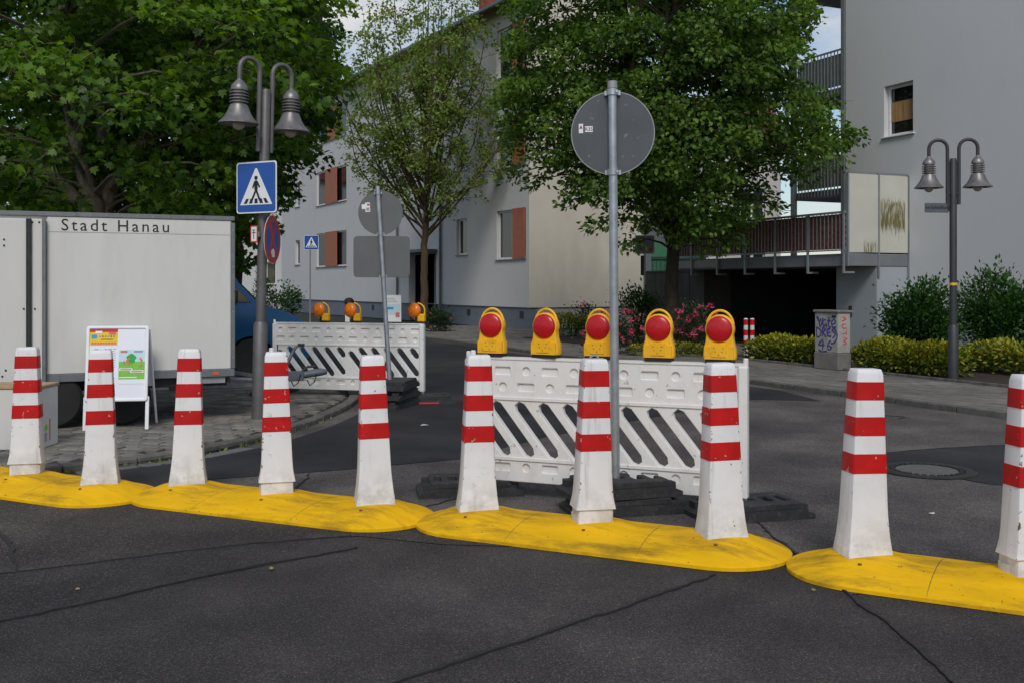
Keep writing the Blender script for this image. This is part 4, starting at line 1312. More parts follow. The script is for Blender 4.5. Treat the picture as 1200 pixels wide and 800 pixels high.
# stickers on the back
st = MB().box(-0.235, -0.205, 0.0405, 0.0423, zc + 0.005, zc + 0.07).build('sticker', 'sign_white', sg)
MB().prism([(-0.232, zc + 0.036), (-0.208, zc + 0.036), (-0.220, zc + 0.062)], 0.039, 0.0402, Matrix(((1, 0, 0, 0), (0, 0, 1, 0), (0, 1, 0, 0), (0, 0, 0, 1)))).build('print', 'sign_red', st)
st = MB().box(-0.192, -0.138, 0.0405, 0.0423, zc + 0.012, zc + 0.052).build('sticker', 'sign_white', sg)
MB().frommesh(text_mesh('R35', 0.034, 0.001), T((-0.165, 0.0395, zc + 0.031)) @ UP).build('print', 'sign_black', st)

# leaning sign with round and rectangular plate, from behind
lean = math.atan2(14.0, 228.0)
s2b = s2 + Vector((-0.05, -0.02, 0.0))
s2g = thing('round_traffic_sign', 'leaning pole with round and rectangular sign plates seen from plain dark back', 'traffic sign', (s2b.x, s2b.y, 0.01), 0, rot=(0, -lean, R(4)))
k2 = s2b.y / FPX
zt2 = CAM_H + (HOR - 219) * k2
MB().tube([(0, 0, 0.0), (0, 0, zt2)], 0.030, 12).build('pole', 'galvanised', s2g)
zr = CAM_H + (HOR - 250) * k2
put('sign_plate', disc(0.285), 'sign_back_flat', s2g, T((0.015, 0.045, zr)) @ RY(lean) @ UP)
zq = CAM_H + (HOR - 301.5) * k2
me = plate_mesh(rrect(-0.36, 0.36, -0.265, 0.265, 0.05), [], 0.004, 0.001)
put('sign_plate', me, 'sign_back_flat', s2g, T((-0.005, 0.045, zq)) @ RY(lean) @ UP)
for z in (zr - 0.27, zq - 0.25, zr + 0.25):
    MB().lathe([(0.031, -0.018), (0.038, -0.018), (0.038, 0.018), (0.031, 0.018)], 12, T((0, 0, z))).box(-0.05, 0.05, 0.02, 0.034, z - 0.014, z + 0.014).build('clamp', 'galvanised', s2g)
st = MB().box(-0.175, -0.115, 0.0405, 0.0423, zr + 0.02, zr + 0.14).box(-0.22, -0.1755, 0.0405, 0.0423, zr + 0.06, zr + 0.12).build('sticker', 'sign_white', s2g)
MB().box(-0.165, -0.125, 0.039, 0.0403, zr + 0.035, zr + 0.075).build('print', 'poster_text', st)
MB().box(-0.15, -0.12, 0.039, 0.0403, zr + 0.10, zr + 0.125).build('print', 'sign_red', st)

# ---- pedestrian crossing sign plates
def crossing_plate(parent, S, back=True):
    """blue plate centred on local origin, front to -y, side S; z up"""
    h = S / 2
    p = put('sign_plate', plate_mesh(rrect(-h, h, -h, h, 0.06 * S), [], 0.006, 0.001), 'sign_white', parent, UP)
    put('blue_field', plate_mesh(rrect(-h * 0.945, h * 0.945, -h * 0.945, h * 0.945, 0.05 * S), [], 0.002), 'sign_blue', p, T((0, 0, 0.0042)))
    put('white_triangle', plate_mesh([(-0.40 * S, -0.335 * S), (0.40 * S, -0.335 * S), (0.02 * S, 0.37 * S), (-0.02 * S, 0.37 * S)], [], 0.002), 'sign_white', p, T((0, 0, 0.0065)))
    f = MB()
    zz = 0.0088
    f.frommesh(plate_mesh(circ(0, 0.185 * S, 0.042 * S, 16), [], 0.002), T((0, 0, zz)))
    def limb(a, b, w):
        f.frommesh(plate_mesh(capsule(a[0] * S, a[1] * S, b[0] * S, b[1] * S, w * S, 4), [], 0.002), T((0, 0, zz)))
        return
    limb((0.0, 0.10), (0.0, -0.04), 0.040)
    zz += 0.0005
    limb((-0.005, -0.06), (-0.10, -0.24), 0.022)
    zz += 0.0005
    limb((0.01, -0.06), (0.09, -0.24), 0.022)
    zz += 0.0005
    limb((-0.03, 0.11), (-0.075, 0.0), 0.017)
    zz += 0.0005
    limb((0.03, 0.11), (0.085, 0.01), 0.017)
    f.build('pedestrian', 'sign_black', p)
    z0 = MB()
    for k, x in enumerate((-0.27, -0.135, 0.0, 0.135, 0.27)):
        sh = -x * 0.22
        z0.prism([((x - 0.042) * S, -0.31 * S), ((x + 0.042) * S, -0.31 * S), ((x + 0.034 + sh) * S, -0.215 * S), ((x - 0.034 + sh) * S, -0.215 * S)], 0.0078, 0.0084)
    z0.build('zebra_stripes', 'sign_black', p)
    return p
# ================================================================ STREET LAMPS
def bell_head(parent, p, s=1.0):
    M = T(p) @ Matrix.Scale(s, 4)
    h = MB()
    h.lathe([(0.022, 0.03), (0.03, 0.0), (0.06, -0.03), (0.088, -0.065), (0.10, -0.10), (0.10, -0.125), (0.075, -0.13), (0.072, -0.29), (0.10, -0.295), (0.115, -0.33), (0.135, -0.38), (0.17, -0.44), (0.215, -0.49), (0.232, -0.505), (0.232, -0.52), (0.20, -0.52), (0.10, -0.44), (0.05, -0.42)], 28, M)
    o = h.build('lamp_head', 'lamp_metal', parent, sharp=0.8)
    f = MB()
    for k in range(4):
        z = -0.158 - 0.036 * k
        f.lathe([(0.078, z - 0.005), (0.112, z - 0.005), (0.112, z + 0.005), (0.078, z + 0.005)], 24, M)
    f.build('cooling_fins', 'lamp_metal', o, sharp=0.8)
    MB().lathe([(0.05, -0.43), (0.075, -0.47), (0.078, -0.52), (0.06, -0.565), (0.03, -0.585), (0.004, -0.59)], 18, M).build('bulb_cover', 'bulb_glass', o)
def street_lamp(label, loc, aang, reach, ptop, atop, tilt, sleeve, polemat):
    l = thing('street_lamp', label, 'street lamp', loc, 0, rot=(0, tilt, 0))
    MB().lathe([(0.080, 0.0), (0.080, sleeve - 0.03), (0.062, sleeve)], 18).build('pole_sleeve', polemat, l)
    MB().lathe([(0.055, sleeve - 0.002), (0.055, ptop - 0.03), (0.042, ptop)], 18).build('pole', polemat, l)
    ux, uy = math.cos(aang), math.sin(aang)
    for s in (-1, 1):
        off = 0.085
        pts = [(off, atop - 1.02), (off, atop - 0.13)]
        rr = (reach - off) / 2
        for k in range(0, 11):
            a = math.pi * (1 - k / 10)
            pts.append((off + rr + rr * math.cos(a), atop - rr + rr * math.sin(a)))
        pts.append((reach, atop - rr - 0.12))
        MB().tube([(s * ux * r, s * uy * r, z) for r, z in pts], 0.027, 12).build('arm', polemat, l)
        for z in (atop - 0.35, atop - 0.85):
            MB().tube([(s * ux * 0.03, s * uy * 0.03, z), (s * ux * off, s * uy * off, z)], 0.02, 8).build('arm_clamp', polemat, l)
        bell_head(l, (s * ux * reach, s * uy * reach, atop - rr - 0.13), 0.94)
    return l
Lp = G(303, 490, PZ)
kL = Lp.y / FPX
street_lamp('double bell street lamp on grey pole carrying the pedestrian crossing sign', (Lp.x, Lp.y, PZ), R(48), 0.345, CAM_H + (HOR - 105) * kL - PZ, CAM_H + (HOR - 72.5) * kL - PZ, math.atan2(9, 400), CAM_H + (HOR - 377) * kL - PZ, 'pole_grey')
kR_ = G(1117, 446, PZ); Rp = kR_; kR = Rp.y / FPX
street_lamp('double bell street lamp on dark pole with street name plate before grey building', (Rp.x, Rp.y, PZ), R(-12), 0.36, CAM_H + (HOR - 186) * kR - PZ, CAM_H + (HOR - 164) * kR - PZ, 0.0, CAM_H + (HOR - 381) * kR - PZ, 'pole_dark')
def on_left_pole(y):
    z = CAM_H + (HOR - y) * kL
    return Vector((Lp.x + math.tan(math.atan2(9, 400)) * (z - PZ), Lp.y, z))
p = on_left_pole(221)
cs = thing('crossing_sign', 'blue pedestrian crossing sign bolted to the double lamp post', 'traffic sign', (p.x - 0.055, p.y - 0.105, p.z), R(-27), 'pedestrian crossing signs')
crossing_plate(cs, 0.575)
MB().box(-0.06, 0.10, 0.006, 0.03, -0.20, -0.16).box(-0.06, 0.10, 0.006, 0.03, 0.16, 0.20).build('bracket', 'galv_dull', cs)
p = on_left_pole(281)
ns = thing('no_stopping_sign', 'round red and blue no stopping sign turned almost edge on', 'traffic sign', (p.x + 0.115, p.y - 0.02, p.z), R(84), None)
nb = put('sign_plate', disc(0.275), 'sign_white', ns, UP)
put('red_ring', plate_mesh(circ(0, 0, 0.268, 36), [circ(0, 0, 0.205, 36)], 0.002), 'sign_red', nb, T((0, 0, 0.0035)))
put('blue_field', plate_mesh(circ(0, 0, 0.203, 36), [], 0.002), 'sign_blue', nb, T((0, 0, 0.0035)))
for s in (-1, 1):
    put('red_bar', plate_mesh([(-0.2, -0.028), (0.2, -0.028), (0.2, 0.028), (-0.2, 0.028)], [], 0.002), 'sign_red', nb, T((0, 0, 0.0055 if s > 0 else 0.0065)) @ RZ(s * R(62)))
put('white_arrow', plate_mesh([(-0.05, -0.2), (0.05, -0.2), (0.05, -0.13), (0.0, -0.10), (-0.05, -0.13)], [], 0.002), 'sign_white', nb, T((0, 0, 0.009)))
MB().box(-0.03, 0.03, 0.006, 0.075, 0.12, 0.15).box(-0.03, 0.03, 0.006, 0.075, -0.15, -0.12).build('bracket', 'galv_dull', ns)
p = on_left_pole(275)
fs_ = thing('hydrant_sign', 'small white plate with red border on the double lamp post', 'sign', (p.x - 0.075, p.y - 0.085, p.z), R(-25))
hp = put('sign_plate', plate_mesh(rrect(-0.05, 0.05, -0.095, 0.095, 0.006), [], 0.004), 'sign_red', fs_, UP)
put('white_field', plate_mesh(rrect(-0.036, 0.036, -0.08, 0.08, 0.004), [], 0.002), 'sign_white', hp, T((0, 0, 0.0035)))
mb = MB().box(-0.026, 0.026, 0.012, 0.02, 0.0046, 0.006).box(-0.005, 0.005, -0.055, 0.05, 0.0061, 0.0072).box(-0.022, 0.022, 0.04, 0.048, 0.0046, 0.006)
mb.build('print', 'sign_black', hp)
MB().box(0.03, 0.06, 0.004, 0.04, -0.03, 0.03).build('bracket', 'galv_dull', fs_)
# street name plate
z = CAM_H + (HOR - 244) * kR
nm = thing('street_name_plate', 'dark street name plate reading Im Schlosshof on the dark lamp post', 'name plate', (Rp.x - 0.27, Rp.y - 0.02, z), R(8))
pl = put('plate', plate_mesh(rrect(-0.2, 0.2, -0.075, 0.075, 0.01), [], 0.008, 0.002), 'name_plate', nm, UP)
put('lettering', text_mesh('Im Schloßhof', 0.072, 0.001, offset=0.0015), 'sign_black', pl, T((0, 0.002, 0.0052)))['kind'] = 'stuff'
MB().box(0.19, 0.225, -0.01, 0.03, -0.05, 0.05).build('bracket', 'pole_dark', nm)
stk = MB().lathe([(0.0555, -0.02), (0.0565, -0.02), (0.0565, 0.02), (0.0555, 0.02)], 12, T((Rp.x, Rp.y, CAM_H + (HOR - 333) * kR))).build('sticker', 'sticker_yellow')
tag(stk, 'little yellow sticker wrapped around the dark lamp post', 'sticker')

# ---- far crossing sign
f = G(366, 379, 0.0)
kf = f.y / FPX
fc = thing('crossing_sign', 'blue pedestrian crossing sign on thin post before grey-blue house', 'traffic sign', (f.x - 0.1, f.y, 0), 0, 'pedestrian crossing signs')
MB().tube([(0, 0.05, 0), (0, 0.05, CAM_H + (HOR - 276) * kf)], 0.032, 8).build('post', 'galv_dull', fc)
pl2 = crossing_plate(fc, 0.60)
pl2.matrix_local = T((0.06, 0.0, CAM_H + (HOR - 284.5) * kf)) @ UP
# ---- route sign by the gable
q = G(755.5, 398, PZ); kq = q.y / FPX
rs = thing('route_sign', 'small grey plate sign on galvanised post beside the cream gable', 'sign', (q.x, q.y, PZ), R(-3))
MB().tube([(0, 0.03, 0), (0, 0.03, CAM_H + (HOR - 262) * kq - PZ)], 0.032, 10).build('post', 'galvanised', rs)
pz = CAM_H + (HOR - 287) * kq - PZ
hp = put('sign_plate', plate_mesh(rrect(-0.27, 0.27, -0.26, 0.26, 0.03), [], 0.006, 0.001), 'sign_white', rs, T((0, -0.012, pz)) @ UP)
put('grey_field', plate_mesh(rrect(-0.245, 0.245, -0.235, 0.235, 0.03), [], 0.002), 'galv_dull', hp, T((0, 0, 0.0042)))
MB().frommesh(plate_mesh([(-0.2, 0.1), (-0.1, 0.17), (-0.1, 0.12), (0.0, 0.12), (0.0, 0.08), (-0.1, 0.08), (-0.1, 0.03)], [], 0.002), T((0, 0, 0.006))).frommesh(text_mesh('-43-', 0.16, 0.002), T((-0.07, -0.12, 0.006))).build('print', 'sign_black', hp)
MB().box(0.12, 0.20, -0.18, -0.08, 0.005, 0.007).build('red_mark', 'sign_red', hp)
MB().box(-0.11, -0.02, -0.01, 0.02, pz - 0.85, pz - 0.30).build('dark_box', 'pole_dark', rs)
MB().lathe([(0.15, -0.003), (0.15, 0.003)], 20, T((0, -0.012, pz + 0.42)) @ RX(R(90))).build('round_plate', 'sign_back_flat', rs)
# ---- pair of red and white posts at the garage
for px, w in ((874, 'closer to the pink roses'), (881.5, 'closer to the yellow hedge')):
    g = G(px, 416, PZ)
    po = thing('marker_post', 'red and white striped marker post at garage drive, ' + w, 'post', (g.x, g.y, PZ), 0, 'striped posts at the garage')
    Hh = CAM_H + (HOR - 373) * g.y / FPX - PZ
    MB().lathe([(0.048, 0), (0.048, Hh - 0.02), (0.03, Hh)], 12).build('post', 'post_white', po)
    for k in range(3):
        zc_ = Hh * (0.93 - 0.28 * k)
        MB().lathe([(0.049, zc_ - 0.09), (0.0505, zc_ - 0.09), (0.0505, zc_ + 0.03), (0.049, zc_ + 0.03)], 12).build('reflective_band', 'band_red', po)
# ---- electrical cabinet with graffiti (parallel to the street)
cc = G(982, 434, PZ)
cab = thing('utility_cabinet', 'weathered concrete utility cabinet with blue and red graffiti between yellow hedges', 'cabinet', (cc.x, cc.y, PZ), math.atan2(-SD.y, -SD.x))
CW, CD, CH = 0.62, 0.31, CAM_H + (HOR - 364) * cc.y / FPX - PZ
MB().box(-CW, 0, 0, CD, 0.0, 0.30).build('base', 'cabinet_foot', cab, bevel=0.012)
MB().box(-CW + 0.012, -0.012, 0.012, CD - 0.012, 0.302, CH - 0.05).build('body', 'cabinet', cab, bevel=0.010)
MB().box(-CW - 0.015, 0.015, -0.015, CD + 0.015, CH - 0.048, CH).build('lid', 'cabinet_foot', cab, bevel=0.012)
MB().box(-0.16, -0.06, 0.004, 0.011, CH - 0.13, CH - 0.09).build('lock_plate', 'black_plastic', cab)
def strokes(lines, w, name, m, parent, M):
    for k, pts in enumerate(lines):
        P = catmull([(x, y, 0) for x, y in pts], 5)
        MB().ribbon(P, [w * random.uniform(0.75, 1.2) for _ in P], 0.0, 0.0015 + 0.0004 * (k % 4), M).build(name, m, parent)
Mf = T((-CW + 0.012, 0.0115, 0.302)) @ UP         # front, x 0..0.596, y 0..0.65
strokes([[(0.04, 0.62), (0.10, 0.60), (0.15, 0.44), (0.21, 0.61)], [(0.29, 0.58), (0.22, 0.56), (0.23, 0.46), (0.30, 0.50), (0.31, 0.44)], [(0.37, 0.63), (0.36, 0.47), (0.42, 0.45)], [(0.33, 0.56), (0.42, 0.57)], [(0.44, 0.50), (0.53, 0.53), (0.50, 0.59), (0.44, 0.54), (0.46, 0.45), (0.55, 0.46)],
         [(0.05, 0.44), (0.06, 0.27), (0.14, 0.29), (0.16, 0.38), (0.05, 0.44)], [(0.20, 0.28), (0.21, 0.43), (0.28, 0.40), (0.22, 0.35), (0.30, 0.27)], [(0.40, 0.42), (0.33, 0.40), (0.34, 0.30), (0.42, 0.29)], [(0.34, 0.35), (0.40, 0.36)], [(0.53, 0.43), (0.45, 0.40), (0.53, 0.33), (0.46, 0.26)],
         [(0.22, 0.23), (0.10, 0.13), (0.26, 0.13)], [(0.22, 0.20), (0.21, 0.04)], [(0.42, 0.22), (0.34, 0.14), (0.36, 0.05), (0.43, 0.09), (0.36, 0.13)], [(0.10, 0.04), (0.20, 0.01), (0.32, 0.03)], [(0.05, 0.62), (0.13, 0.54), (0.16, 0.60)], [(0.52, 0.42), (0.58, 0.30), (0.50, 0.18), (0.42, 0.17)]],
        0.030, 'graffiti_stroke', 'spray_blue', cab, Mf)
Ms = Matrix(((0, 0, 1, -0.0115), (1, 0, 0, 0.0), (0, 1, 0, 0.302), (0, 0, 0, 1)))   # right side: u -> y, v -> z
strokes([[(0.10, 0.56), (0.20, 0.60), (0.11, 0.64)], [(0.15, 0.575), (0.15, 0.625)], [(0.20, 0.44), (0.12, 0.44), (0.11, 0.50), (0.20, 0.51)], [(0.11, 0.33), (0.21, 0.36)], [(0.20, 0.31), (0.21, 0.40)], [(0.12, 0.15), (0.21, 0.17), (0.14, 0.22), (0.22, 0.25), (0.13, 0.28)]],
        0.018, 'graffiti_stroke', 'spray_red', cab, Ms)

# ================================================================ TRAILER
tl, trr = AT(60, 0, 10.65), AT(275, 0, 11.40)
TA = math.atan2(trr.y - tl.y, trr.x - tl.x)
TD = Vector((math.cos(TA), math.sin(TA), 0))
def tx(px):
    tau = (px - 600) / FPX
    return (tau * trr.y - trr.x) / (TD.x - tau * TD.y)
def tz(px, y):
    return CAM_H + (HOR - y) * (trr.y + TD.y * tx(px)) / FPX - PZ
tr = thing('box_trailer', 'white box trailer lettered Stadt Hanau parked on the paving', 'trailer', (trr.x, trr.y, PZ), TA)
ZB, ZT, TLN = 0.52, 2.26, 4.6
xs = tx(53)
MB().box(-TLN, -0.03, 0.02, 2.0, ZB + 0.02, ZT - 0.01).build('body', 'trailer_white', tr)
MB().box(xs + 0.02, -0.045, 0.0, 0.018, ZB + 0.06, ZT - 0.052).build('side_panel', 'trailer_white', tr)
MB().box(-TLN, 0.0, -0.012, 0.06, ZT - 0.05, ZT).box(-TLN, 0, 0.061, 2.02, ZT - 0.008, ZT + 0.004).build('top_rail', 'trailer_rail', tr, bevel=0.006)
MB().box(xs, 0.0, -0.010, 0.06, ZB - 0.03, ZB + 0.055).build('bottom_rail', 'trailer_rail', tr, bevel=0.006)
MB().box(-0.042, 0.004, -0.014, 0.05, ZB + 0.057, ZT - 0.072).build('corner_post', 'trailer_rail', tr, bevel=0.006)
for z in (0.7, 1.2, 1.7, 2.1):
    MB().lathe([(0.007, 0), (0.007, 0.004)], 8, T((-0.02, -0.014, z)) @ RX(R(90))).build('rivet', 'galvanised', tr)
for k in range(12):
    x = xs + 0.12 + k * (-0.08 - xs - 0.12) / 11
    for z in (ZB + 0.015, ZT - 0.025):
        MB().lathe([(0.006, 0), (0.006, 0.004)], 6, T((x, -0.012, z)) @ RX(R(90))).build('rivet', 'galvanised', tr)
MB().box(xs + 0.03, -0.05, -0.0018, -0.0002, tz(150, 273.5) - 0.002, tz(150, 273.5) + 0.002).build('panel_seam', 'trailer_rail', tr)
# side door / flap at the rear half, standing proud
dz1 = ZT - 0.085
d_ = MB().box(-TLN + 0.2, xs - 0.02, -0.055, 0.0, ZB - 0.06, dz1).build('side_door', 'trailer_white', tr, bevel=0.006)
MB().box(xs - 0.03, xs + 0.006, -0.075, 0.0, ZB - 0.03, ZT - 0.072).build('door_edge', 'trailer_rail', tr, bevel=0.004)
xb = tx(34)
MB().box(xb - 0.026, xb + 0.026, -0.085, -0.056, tz(34, 412), dz1 + 0.005).build('locking_bar', 'chassis', d_, bevel=0.006)
for px, y in ((38, 261), (46, 261), (41, 362), (28, 362), (5, 281), (5, 288), (38, 440), (3, 440), (7, 433)):
    MB().lathe([(0.010, 0), (0.010, 0.006), (0.006, 0.009)], 10, T((tx(px), -0.055, tz(px, y))) @ RX(R(90))).build('bolt', 'chassis', d_)
lx0, lx1 = tx(72), tx(198)
tm = text_mesh('Stadt Hanau', 0.19, 0.002, 'CENTER', 1.28, 0.0)
xsv = [v.co.x for v in tm.vertices]
sc = (lx1 - lx0) / (max(xsv) - min(xsv))
lt_ = put('lettering', tm, 'sign_black', tr, T(((lx0 + lx1) / 2, -0.0025, tz(135, 265.5))) @ UP @ Matrix.Diagonal((sc, 0.92, 1, 1)) @ T((-(max(xsv) + min(xsv)) / 2, 0, 0)))
lt_['kind'] = 'stuff'
# running gear
MB().box(-TLN + 0.1, -0.05, 0.25, 0.33, ZB - 0.15, ZB - 0.032).box(-TLN + 0.1, -0.05, 1.65, 1.73, ZB - 0.15, ZB - 0.032).box(-1.2, -1.1, 0.335, 1.645, ZB - 0.15, ZB - 0.04).box(-0.3, -0.2, 0.335, 1.645, ZB - 0.15, ZB - 0.04).build('chassis', 'chassis', tr)
MB().box(-1.0, -0.10, 0.08, 0.12, ZB - 0.13, ZB - 0.034).build('side_guard', 'chassis', tr)
def wheel(parent, x, y, r, w, name='wheel'):
    M = T((x, y, r)) @ RX(R(90))
    wl = MB().lathe([(r * 0.62, -w / 2), (r * 0.9, -w / 2), (r * 0.985, -w * 0.36), (r, -w * 0.2), (r, w * 0.2), (r * 0.985, w * 0.36), (r * 0.9, w / 2), (r * 0.62, w / 2)], 32, M).build(name, 'tyre', parent)
    mb = MB().lathe([(0.01, w * 0.20), (r * 0.18, w * 0.22), (r * 0.22, w * 0.12), (r * 0.45, w * 0.10), (r * 0.56, w * 0.34), (r * 0.64, w * 0.46), (r * 0.64, -w * 0.4), (0.01, -w * 0.4)], 28, M)
    for k in range(5):
        a = 2 * math.pi * k / 5
        mb.lathe([(0.012, 0.0), (0.012, w * 0.2)], 6, M @ T((r * 0.30 * math.cos(a), r * 0.30 * math.sin(a), w * 0.1)))
    mb.build('rim', 'rim', wl)
wxp = tx(143)
wheel(tr, wxp, 0.10, 0.30, 0.17)
wheel(tr, wxp - 0.68, 0.10, 0.30, 0.17)
wheel(tr, wxp, 1.78, 0.30, 0.17)
wheel(tr, wxp - 0.68, 1.78, 0.30, 0.17)
for x in (wxp, wxp - 0.68):
    MB().tube([(x, 0.15, 0.30), (x, 1.72, 0.30)], 0.04, 8).build('axle', 'chassis', tr)
mb = MB()
for s in (-0.40,):
    mb.prism([(0.0, ZB - 0.035), (0.05, ZB - 0.035), (0.10, 0.16), (0.03, 0.15)], 0.06, 0.30, T((wxp + s - 0.72, 0, 0)) @ Matrix(((1, 0, 0, 0), (0, 0, 1, 0), (0, 1, 0, 0), (0, 0, 0, 1))))
mb.build('mud_flap', 'rubber', tr)
MB().box(tx(249), tx(256), -0.018, -0.011, ZB - 0.005, ZB + 0.022).build('side_reflector', 'orange_reflector', tr)
MB().box(-0.6, -0.1, 0.02, 0.05, ZB - 0.10, ZB - 0.034).build('bumper', 'galv_dull', tr)
# drawbar and coupling
yc = 1.0
MB().box(-0.6, 0.72, yc - 0.05, yc + 0.05, ZB - 0.26, ZB - 0.155).build('drawbar', 'galv_dull', tr, bevel=0.01)
MB().tube([(-0.03, yc - 0.75, ZB - 0.09), (0.68, yc - 0.055, ZB - 0.19)], 0.035, 6).tube([(-0.03, yc + 0.75, ZB - 0.09), (0.68, yc + 0.055, ZB - 0.19)], 0.035, 6).build('drawbar_brace', 'galv_dull', tr)
cp = MB().box(0.73, 0.98, yc - 0.045, yc + 0.045, ZB - 0.20, ZB - 0.08).tube([(0.98, yc, ZB - 0.13), (1.20, yc, ZB - 0.10), (1.28, yc, ZB - 0.10)], [0.045, 0.05, 0.03], 10).build('coupling', 'pipe', tr, bevel=0.008)
MB().tube([(0.96, yc, ZB - 0.09), (1.04, yc, ZB - 0.03), (1.14, yc, ZB - 0.03)], 0.016, 8).build('coupling_handle', 'chassis', cp)
MB().tube([(0.70, yc - 0.07, ZB - 0.12), (0.86, yc - 0.07, ZB + 0.20), (0.93, yc - 0.07, ZB + 0.26)], [0.024, 0.02, 0.012], 8).build('brake_lever', 'pipe', tr)
MB().box(0.90, 0.98, yc - 0.085, yc - 0.055, ZB + 0.22, ZB + 0.26).build('lever_grip', 'chassis', tr)
jw = MB().tube([(0.58, yc - 0.13, 0.16), (0.58, yc - 0.13, ZB + 0.16)], 0.026, 10).build('jockey_post', 'galv_dull', tr)
MB().tube([(0.58, yc - 0.13, ZB + 0.16), (0.64, yc - 0.13, ZB + 0.17), (0.64, yc - 0.13, ZB + 0.26)], 0.010, 6).build('crank', 'sign_red', jw)
wheel(tr, 0.58, yc - 0.13, 0.10, 0.06, 'jockey_wheel')
MB().box(0.53, 0.63, yc - 0.12, yc - 0.05, ZB - 0.24, ZB - 0.17).build('jockey_clamp', 'galv_dull', tr)
mb = MB()
for k in range(2):
    a = 0.82 + 0.2 * k
    mb.tube([(a, yc - 0.05, ZB - 0.19), (a + 0.03, yc - 0.07, ZB - 0.26), (a + 0.09, yc - 0.04, ZB - 0.22), (a + 0.12, yc - 0.05, ZB - 0.12)], 0.008, 6)
mb.build('brake_cable', 'chassis', tr)

# ---- white box panel standing in front of the trailer side
wb = G(46, 527, PZ)
bxr = thing('counter_box', 'low white counter box with bare wooden top edge beside trailer', 'counter box', (wb.x, wb.y, PZ), R(2))
BHt = CAM_H + (HOR - 452) * wb.y / FPX - PZ
MB().box(-1.6, 0.0, 0.0, 0.42, 0.0, BHt - 0.03).build('panel', 'trailer_white', bxr, bevel=0.008)
MB().box(-1.61, 0.008, -0.008, 0.43, BHt - 0.028, BHt).build('top_edge', 'wood_edge', bxr, bevel=0.004)
MB().lathe([(0.0, 0.0), (0.03, 0.0), (0.03, 0.003), (0.0, 0.003)], 14, T((0.0015, 0.14, 0.19)) @ RY(R(90))).build('round_sticker', 'poster_green', bxr)
MB().box(0.0005, 0.003, 0.22, 0.235, 0.06, 0.26).build('print_line', 'sign_red', bxr)
MB().box(0.0005, 0.003, 0.11, 0.16, 0.06, 0.14).build('print_text', 'poster_text', bxr)
MB().lathe([(0.045, 0), (0.045, 0.004)], 18, T((-0.09, -0.0005, BHt * 0.60)) @ RX(R(90))).build('cable_hole', 'black_plastic', bxr)

# ================================================================ DISPLAY BOARD
a0, a1 = G(98.5, 505, PZ), G(168, 503.5, PZ)
bd_ = thing('display_board', 'white A-frame display board with yellow and green posters before the trailer', 'display board', (a0.x, a0.y, PZ), math.atan2(a1.y - a0.y, a1.x - a0.x))
BW = (a1 - a0).length + 0.03
kb = a0.y / FPX
bh1 = CAM_H + (HOR - 382) * kb - PZ; bh0 = CAM_H + (HOR - 471) * kb - PZ
Mt = RX(R(-7))     # leans back
fr = put('poster_frame', plate_mesh(rrect(-0.005, BW + 0.005, bh0, bh1, 0.03), [rrect(0.03, BW - 0.03, bh0 + 0.03, bh1 - 0.03, 0.004, 1)], 0.03, 0.008, 2), 'board_frame', bd_, Mt @ UP)
put('poster_sheet', plate_mesh(rrect(0.025, BW - 0.025, bh0 + 0.025, bh1 - 0.025, 0.004, 1), [], 0.008), 'poster_white', fr, T((0, 0, -0.001)))
def pq(x0, x1, y0, y1, z, m, nm='poster_print'):
    return MB().box(x0, x1, y0, y1, z, z + 0.0012).build(nm, m, fr)
pw, ph = BW - 0.06, bh1 - bh0 - 0.06
X = lambda f: 0.03 + pw * f
Y_ = lambda f: bh0 + 0.03 + ph * f
pq(X(0.0), X(0.50), Y_(0.765), Y_(0.975), 0.0035, 'poster_yellow')
pq(X(0.0), X(0.50), Y_(0.955), Y_(1.0), 0.0052, 'sign_red')
pq(X(0.03), X(0.13), Y_(0.86), Y_(0.92), 0.0052, 'poster_blue')
pq(X(0.10), X(0.22), Y_(0.935), Y_(0.97), 0.0068, 'poster_white')
pq(X(0.34), X(0.47), Y_(0.915), Y_(0.955), 0.0052, 'poster_pink')
for k in range(6):
    pq(X(0.17 + 0.05 * k), X(0.195 + 0.05 * k), Y_(0.88), Y_(0.905), 0.0052, ('poster_blue', 'sign_red', 'poster_green2')[k % 3])
pq(X(0.20), X(0.42), Y_(0.845), Y_(0.855), 0.0052, 'sign_black')
for k in range(9):
    pq(X(0.03 + 0.05 * k), X(0.07 + 0.05 * k), Y_(0.78), Y_(0.81), 0.0052, 'poster_pink')
for r in range(20):
    x = 0.03
    while x < 0.46:
        w = random.uniform(0.03, 0.10)
        if random.random() < 0.75:
            pq(X(x), X(min(0.47, x + w)), Y_(0.10 + 0.032 * r), Y_(0.108 + 0.032 * r), 0.0035, 'poster_text')
        x += w + 0.02
pq(X(0.02), X(0.10), Y_(0.02), Y_(0.08), 0.0035, 'poster_green')
pq(X(0.53), X(1.0), Y_(0.22), Y_(0.70), 0.0035, 'poster_sky')
pq(X(0.53), X(1.0), Y_(0.28), Y_(0.53), 0.0052, 'poster_green')
pq(X(0.53), X(1.0), Y_(0.21), Y_(0.27), 0.0052, 'poster_white')
MB().frommesh(plate_mesh([(X(0.755) + 0.045 * math.cos(a) * (1 + 0.18 * math.sin(5 * a)), Y_(0.575) + 0.05 * math.sin(a)) for a in [2 * math.pi * k / 24 for k in range(24)]], [], 0.001), T((0, 0, 0.0074))).build('poster_print', 'poster_green2', fr)
for k in range(9):
    x = random.uniform(0.58, 0.94); y = random.uniform(0.46, 0.56)
    pq(X(x), X(x + 0.03), Y_(y), Y_(y + 0.03), 0.0082 + 0.0004 * k, 'poster_pink')
